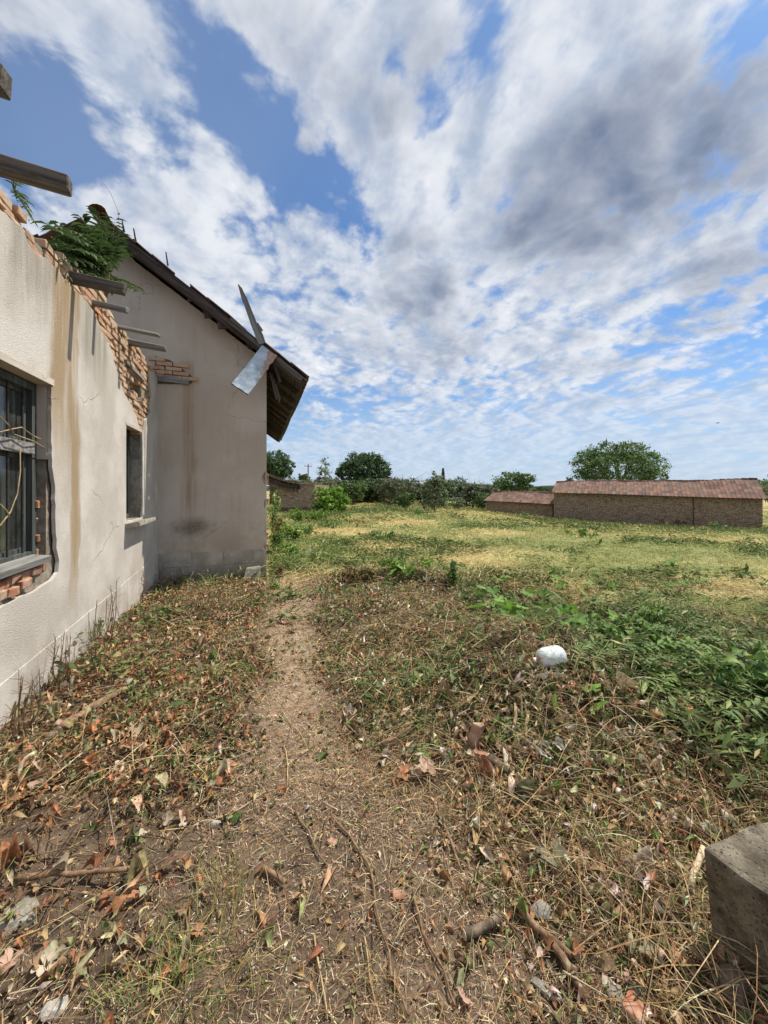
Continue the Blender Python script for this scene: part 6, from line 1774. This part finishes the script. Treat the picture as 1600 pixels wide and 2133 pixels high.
for i in range(60):
    px, py = random.uniform(985, 1290), random.uniform(1222, 1335)
    if random.random() < .3: px, py = random.uniform(770, 900), random.uniform(1185, 1225)
    single('vine_leaf', GL, px, py, random.uniform(.11, .19), 'broad green vine leaf trailing over the cut weeds and heap', 'leaf', 'green vine leaves on the heap', random.uniform(.10, .28), .45)

# ---- pinnate fronds
def leaflet(col, seed):
    V, F = leaf_tpl(0.25, 0.06, 0.30, 0.0); V = [(x + .5, y, z) for x, y, z in V]
    me = tri_mesh('leaflet', np.array(V), np.array(F), np.array([col] * len(V))); me.materials.append(M['leaf']); return me
LFT = [leaflet(c, i) for i, c in enumerate(((.10, .165, .042), (.135, .205, .056), (.08, .13, .036), (.17, .235, .075)))]
LFD = [leaflet(c, i) for i, c in enumerate(((.05, .095, .028), (.07, .12, .036), (.04, .075, .024), (.09, .14, .045)))]
LFB = [leaflet(c, i) for i, c in enumerate(((.11, .21, .035), (.14, .25, .05)))]
def frond(parent, p0, dirv, L, pairs, ll, arch=.2, droop=.35, meshes=LFT, name='frond'):
    p0, dirv = Vector(p0), Vector(dirv).normalized(); up_ = Vector((0, 0, 1))
    f = lambda t: p0 + dirv * (L * t) + up_ * (L * (arch * t - droop * t * t))
    k = 7; m = MB(); m.tube([f(i / k) for i in range(k + 1)], [0.0045 * (1 - .75 * i / k) for i in range(k + 1)], 5)
    o = m.build(name, M['stemgreen'], parent)
    base = Vector(o.location)
    for i in range(pairs):
        t = .16 + .84 * (i + .5) / pairs
        p = f(t); tg = (f(min(1, t + .05)) - f(t - .05)).normalized(); s = tg.cross(up_).normalized()
        for sd in (-1, 1):
            d = (s * sd * .85 + tg * .5 + Vector((random.gauss(0, .12), random.gauss(0, .12), random.gauss(-.22, .15)))).normalized()
            y_ = up_.cross(d).normalized(); z_ = d.cross(y_)
            l = put('leaflet', random.choice(meshes), None, None, None, Matrix((d, y_, z_)).transposed().to_euler())
            sc_ = ll * random.uniform(.8, 1.12) * (1 - .45 * abs(t - .5) ** 1.5 * 1.6)
            l.scale = (sc_, sc_, sc_); l.parent = o
            # world placement: parents are translated only
            off = Vector((0, 0, 0)); q = o
            while q is not None: off += Vector(q.location); q = q.parent
            l.location = p - off
    return o
M['stemgreen'] = mat_plain('green_stem', (.16, .17, .06), .7, 0, .2, 20, .3, .1)
# tree-of-heaven on the broken wall top
pl = pX(222, 622, XW - .12); plant = empty('wall_sapling', pl); tag(plant, 'feathery green sapling rooted on the broken wall top', 'sapling')
for dx, dz in ((0, .28), (.1, .34), (-.1, .30)):
    m = MB(); m.tube([pl, pl + np.array([dx * .4, -.05, dz * .6]), pl + np.array([dx, -.1, dz])], [.009, .007, .005], 6); m.build('stem', M['twig'], plant)
TGT = [(120, 470), (165, 475), (205, 440), (240, 455), (150, 520), (110, 500), (185, 560), (250, 520), (290, 530), (290, 605), (130, 540), (205, 500), (170, 450), (240, 600), (225, 470), (95, 465), (140, 500), (200, 540)]
TGT += [(random.uniform(95, 260), random.uniform(465, 585)) for _ in range(20)]
for i, (tx, ty) in enumerate(TGT):
    st = pl + np.array([random.uniform(-.1, .1), -.08 + random.uniform(-.1, .05), random.uniform(.12, .3)])
    en = pX(tx, ty, XW - .2 + random.uniform(-.25, .25)); v = en - st; L = float(np.linalg.norm(v))
    ar = random.uniform(.15, .4)
    frond(plant, st, v, L, max(6, min(12, int(L / .045))), random.uniform(.13, .18), ar, ar, LFD)
st = pX(243, 585, XW - .1); frond(plant, st, pX(306, 612, XW + .15) - st, .42, 8, .06, .1, .12, LFD)
# dry seed stalk above it
a_, b_ = pX(252, 520, XW - .1), pX(246, 440, XW - .1)
m = MB(); c_ = pX(210, 375, XW - .1); m.tube([a_, (a_ + b_) / 2, b_, (b_ * .5 + c_ * .5) + np.array([0, .03, .06]), c_], [.004, .003, .0025, .002, .001], 5); m.build('dead_stalk', M['twig'], plant)
for t_ in (.2, .5, .8, .95):
    q = a_ * (1 - t_) + b_ * t_
    l = put('dead_leaf', DL[3], None, plant, q, (random.random() * 3, random.random() * 3, 0)); l.scale = (.035,) * 3
# second growth where the nearest rafters rest
pl2 = pX(30, 400, XW - .25); pt2 = empty('wall_weed', pl2); tag(pt2, 'small leafy weed growing behind the thickest rafter tail', 'weed')
for tx, ty in ((8, 328), (25, 345), (45, 335), (62, 425), (58, 440), (72, 468), (50, 410)):
    v = pX(tx, ty, XW - .1) - pl2; frond(pt2, pl2, v, float(np.linalg.norm(v)) * .95, 6, .07, .2, .2, LFT)
# cut fronds lying on the weeds
CUTF = [(1350, 1262, 1535, 1250, .34, 'bright arching frond sticking up over the meadow edge', LFB), (1200, 1400, 1420, 1345, .12, 'long dark frond lying across the cut weeds behind the jug', LFT), (1250, 1395, 1520, 1400, .13, 'longest dark frond lying toward the meadow', LFT),
        (1290, 1420, 1600, 1430, .10, 'dark frond at the front of the cut weeds', LFT), (1360, 1440, 1560, 1380, .16, 'upturned frond tip over the dark cut weeds', LFT), (1320, 1310, 1500, 1335, .12, 'dark frond drooping at the back of the cut weeds', LFT),
        (1120, 1240, 1180, 1285, .10, 'short frond between the vine leaves', LFT), (1150, 1300, 1260, 1335, .10, 'frond half covered by vine leaves', LFT), (1480, 1480, 1600, 1440, .15, 'frond bent over by the tan stem', LFT),
        (1400, 1540, 1580, 1500, .10, 'withered frond low in the weeds above the concrete block', LFT), (1340, 1480, 1500, 1560, .08, 'flattened frond between stems', LFT), (1010, 1560, 1085, 1520, .05, 'small frond beside the standing brick', LFB),
        (860, 1545, 900, 1585, .03, 'small pale-green frond on the leaf litter below the angled branch', LFB), (1375, 1215, 1440, 1185, .34, 'bright frond tip in the mown meadow', LFB)]
for x0_, y0_, x1_, y1_, lf, lab, ms in CUTF:
    p = pG(x0_, y0_, lf * .6); q = pG(x1_, y1_, lf); v = q - p; L = min(float(np.linalg.norm(v)), 1.1)
    o = frond(None, p, v, L, max(6, int(L / .055)), min(.13, .09 + L * .04), .12, .14, ms, 'cut_frond'); tag(o, lab, 'frond')

for i in range(18):
    x0_, y0_ = random.uniform(1180, 1590), random.uniform(1290, 1560)
    p = pG(x0_, y0_, .06); an = random.uniform(-.6, 1.2); v = RV * math.cos(an) + FV * math.sin(an) * .8 + UV * random.uniform(.05, .45)
    L = random.uniform(.45, .75); o = frond(None, p, v, L, int(L / .05), random.uniform(.09, .13), random.uniform(.15, .3), random.uniform(.2, .4), LFT if i % 3 else LFB, 'cut_frond')
    tag(o, 'feathery cut frond heaped among the green weeds beyond the block', 'frond', 'feathery cut fronds on the weed heap')
# ---- tufts and weeds
def tuft(px, py, n, h, spread, pal, label, cat='grass', width=.004, name='grass_tuft', group=None):
    p = pG(px, py); x = p[0] + RNG.normal(0, spread, n); y = p[1] + RNG.normal(0, spread, n)
    ok = (x > XW + .02) & ~((y > YG - .02) & (x < XC + .03)); x, y = x[ok], y[ok]; n = len(x)
    ln = h * RNG.uniform(.5, 1.2, n)
    az = np.arctan2(y - p[1], x - p[0]) + RNG.normal(0, .6, n)
    tl = RNG.uniform(.12, 1.0, n) if (py > 1900) else RNG.uniform(.4, 1.3, n)
    z = Gz(x, y) + ln * .5 * np.sin(tl) - .01
    V, F, C = scatter(BL, np.stack([x - p[0] + np.cos(az) * ln * .5 * np.cos(tl), y - p[1] + np.sin(az) * ln * .5 * np.cos(tl), z - p[2]], -1), az, tl, RNG.normal(0, .2, n), np.stack([ln, np.full(n, width), ln], -1), pick(pal, np.ones(len(pal)), n, .25))
    root = empty(name, p); o = put('blades', tri_mesh('blades', V, F, C), M['leaf']); o['kind'] = 'stuff'; o.parent = root; return tag(root, label, cat, group)
GG = [(.11, .19, .035), (.16, .23, .05), (.22, .25, .08)]; GY = [(.34, .28, .09), (.20, .22, .06), (.42, .33, .15), (.14, .19, .05)]
tuft(455, 1852, 150, .085, .045, GY, 'yellow-green grass tuft growing from bare soil', width=.0028)
tuft(440, 1222, 260, .16, .13, GG, 'lush green grass tuft at the foot of the gable plinth', width=.005)
tuft(500, 1240, 240, .12, .2, GY + GG, 'thin mixed grass patch before the gable plinth', width=.004)
tuft(470, 1262, 200, .10, .22, GY, 'yellowing grass patch where the path meets the gable', width=.004)
tuft(515, 1300, 90, .07, .1, GG, 'short green grass on the path side below the gable', width=.004)
tuft(400, 2060, 110, .16, .10, GY, 'sprawling grass tuft at the bare corner', width=.0028)
tuft(480, 1990, 70, .15, .08, GY, 'long-bladed grass tuft right of the sprawling tuft', width=.0026)
tuft(330, 2110, 80, .15, .08, GG, 'green grass tuft beside the flat white stone', width=.0026)
tuft(1045, 1870, 80, .07, .03, GG, 'small green grass sprout in the straw', width=.0026)
tuft(1370, 1285, 70, .3, .1, GG, 'upright green weed clump at the meadow edge', 'weed', width=.006)
def leafy(px, py, h, w, n, pal, label, ls=.05, group=None, dens=1.0, name='leafy_weed'):
    p = pG(px, py); root = empty(name, p); tag(root, label, 'weed', group)
    m = MB(); st = []
    for i in range(max(3, int(n / 45))):
        e = Vector((random.gauss(0, w * .5), random.gauss(0, w * .5), h * random.uniform(.6, 1.05))); b0 = Vector((e.x * .3, e.y * .3, -.02))
        X_ = p[0] + e.x; Y_ = p[1] + e.y
        if X_ < XW + .05 or (Y_ > YG - .05 and X_ < XC + .06): continue
        st.append((b0, e)); m.tube([b0, b0.lerp(e, .5) + Vector((random.gauss(0, .03), random.gauss(0, .03), .02)), e], [.005, .004, .002], 4)
    if not st: st = [(Vector((0, 0, 0)), Vector((0, 0, h)))]; m.tube([(0, 0, 0), (0, 0, h)], [.004, .002], 4)
    o = m.build('stem', M['stemgreen']); o.parent = root
    ii = RNG.integers(0, len(st), n); t = RNG.uniform(.15, 1, n)
    B0 = np.array([list(s[0]) for s in st]); E0_ = np.array([list(s[1]) for s in st])
    P_ = B0[ii] * (1 - t)[:, None] + E0_[ii] * t[:, None] + RNG.normal(0, ls * .55, (n, 3))
    xx, yy = P_[:, 0] + p[0], P_[:, 1] + p[1]
    ok = (xx > XW + .03) & ~((yy > YG - .06) & (xx < XC + .04)); P_ = P_[ok]; k = len(P_)
    V, F, C = scatter(LV[:3], P_, RNG.uniform(0, 6.28, k), RNG.normal(-.2, .5, k), RNG.normal(0, .5, k), ls * RNG.uniform(.6, 1.4, k), pick(pal, np.ones(len(pal)), k, .3))
    o = put('leaves', tri_mesh('leaves', V, F, C), M['leaf']); o.parent = root
    return root
GW = [(.12, .21, .045), (.16, .26, .065), (.20, .29, .085), (.085, .15, .04)]; GB_ = [(.17, .29, .05), (.23, .34, .07), (.12, .20, .04)]
GD = [(.16, .17, .06), (.26, .20, .09), (.10, .13, .04), (.30, .18, .08)]
leafy(580, 1150, .5, .2, 420, GW, 'leafy weeds hugging the foot of the house corner', .08)
leafy(610, 1130, .5, .35, 520, GB_, 'fresh green weed bank beside the house corner', .09)
leafy(665, 1085, .5, .8, 700, GB_, 'long bank of bright weeds below the bright bush', .12)
leafy(578, 1120, .75, .25, 420, GD, 'tall yellowing weeds leaning on the house corner', .07)
leafy(575, 1072, 1.3, .3, 420, GW, 'tall green weeds behind the house corner under the earth roof', .10)
leafy(572, 1100, .9, .22, 420, GW, 'leafy green weeds climbing beside the house corner', .09)
leafy(625, 1090, .7, .6, 520, GB_, 'bright leafy weeds at the foot of the brick outhouse', .11)
leafy(600, 1165, .35, .28, 380, GB_, 'low bright leafy weeds at the house corner', .075)
leafy(640, 1120, .4, .4, 480, GW, 'spreading dark weeds between house corner and outhouse', .08)
leafy(585, 1200, .22, .16, 220, GD, 'browning weeds beside the leaning concrete block', .05)
leafy(575, 1228, .10, .08, 70, GB_, 'small bright weed at the corner of the path', .05)
leafy(828, 1208, .20, .16, 130, GB_, 'yellow-green leafy sprouts on the brown heap', .085)
leafy(760, 1195, .18, .4, 340, GD, 'withered brown brush heaped at the straw band', .06)
leafy(945, 1215, .42, .07, 150, GW, 'single tall green weed standing on the heap', .06)
leafy(700, 1100, .3, .7, 420, GW, 'dark clump of cut weeds in the meadow before the outhouse', .10)
leafy(780, 1125, .22, .7, 420, GW, 'flattened dark weed clump in the meadow beyond the straw band', .09)
leafy(1170, 1215, .22, .3, 260, GW, 'dark weed clump behind the vine leaves', .07)
leafy(1215, 1120, .25, .5, 240, GB_, 'light green weed clump in the meadow toward the barn', .09)
leafy(870, 1075, .35, .4, 200, GW, 'dark weed clump at the far meadow edge', .11)
leafy(1060, 1068, .3, 1.1, 420, GB_, 'bright creeping weeds before the low shed', .11)
leafy(1090, 1078, .35, .5, 200, GW, 'leaning weed clump before the barn corner', .12)
leafy(1400, 1098, .5, .8, 300, GD, 'dry tall weeds against the long barn wall', .11)
leafy(1500, 1108, .45, .7, 300, GW, 'green weeds against the right part of the barn wall', .11)
leafy(205, 1340, .32, .05, 60, GW, 'green sprig growing at the stuccoed wall foot', .03)
leafy(350, 1330, .05, .12, 90, GB_, 'flat green weed on the wall-side litter', .03)
leafy(1560, 1450, .25, .35, 420, GW, 'dense dark weeds right of the cut fronds', .075)
leafy(1330, 1350, .25, .35, 420, GW, 'dark leafy mass behind the plastic jug', .07)
# dead weeds along the wall
def deadweed(px, py, h, label, ls=5):
    p = pG(px, py); m = MB()
    for i in range(ls):
        an = random.uniform(-1.5, 1.5); e = Vector((random.uniform(.0, .2) * h, random.gauss(0, .2) * h, h * random.uniform(.5, 1.1)))
        b0 = Vector((random.uniform(0, .05), random.gauss(0, .05), -.02)); md = b0.lerp(e, .5) + Vector((random.gauss(0, .03), random.gauss(0, .03), 0))
        m.tube([b0, md, e], [.005, .004, .002], 4)
        for j in range(4):
            q = md.lerp(e, random.random()); m.tube([q, q + Vector((random.gauss(0, .05), random.gauss(0, .05), random.uniform(.02, .08)))], [.002, .001], 3)
    o = m.build('dead_weed', M['twig']); o.location = p
    tag(o, label, 'weed')
    for j in range(7):
        l = put('dead_leaf', random.choice(DL), None, None, (random.uniform(0, .12), random.gauss(0, .08), random.uniform(0, .5) * h), (random.random() * 3, random.random() * 3, 0)); l.scale = (random.uniform(.03, .06),) * 3; l.parent = o
    return o
deadweed(220, 1345, .62, 'tall dead weed stalks at the stuccoed wall foot beside the green sprig', 7)
deadweed(290, 1250, .5, 'dead weed stalks below the second window', 6)
deadweed(330, 1222, .35, 'dead weed in the corner where the two walls meet', 6)
deadweed(190, 1385, .5, 'dark dead weed with drooping leaves on the plinth', 6)
deadweed(120, 1440, .45, 'tangle of dead stalks at the wall above the cut branch', 12)
deadweed(40, 1540, .4, 'brown dead stalks at the wall next to the curled bark', 12)
deadweed(375, 1215, .3, 'thin pale dead weed before the gable plinth', 3)
# curl of peeled bark
q = Vector(pG(80, 1610)); m = MB(); pts = []
for i in range(9):
    an = -0.6 + i * .42; pts.append(q + Vector(RV) * (-.02 + .045 * math.cos(an + 2.2)) + Vector((0, 0, .06 + .05 * math.sin(an + 2.2))) + Vector(FV) * (-.01 * i))
m.tube(pts, [.012] * 9, 8, None, .12); tag(m.build('bark_curl', M['cutwood'], smooth=True), 'curled pale peeled branch end by the wall', 'branch')
# dead vines across the first window
for k, pp in enumerate(([(0, 868), (30, 905), (98, 936)], [(0, 900), (45, 890), (85, 915)], [(42, 935), (36, 1030), (0, 1095)], [(0, 1050), (20, 1075)])):
    P_ = [Vector(pX(x_, y_, XW - .05 + .02 * (i % 2))) for i, (x_, y_) in enumerate(pp)]
    o2 = []; 
    for a_, b_ in zip(P_[:-1], P_[1:]): o2 += [a_, a_.lerp(b_, .5) + Vector((.01, 0, random.gauss(0, .012)))]
    o2.append(P_[-1]); m = MB(); m.tube(o2, [.0045] * len(o2), 5)
    o = m.build('dead_vine', M['stalk']); tag(o, ['thick dead vine lying over the window rail', 'thin dead vine crossing the window rail', 'dead vine hanging down before the window bars', 'short dead vine end at the lower window'][k], 'vine')
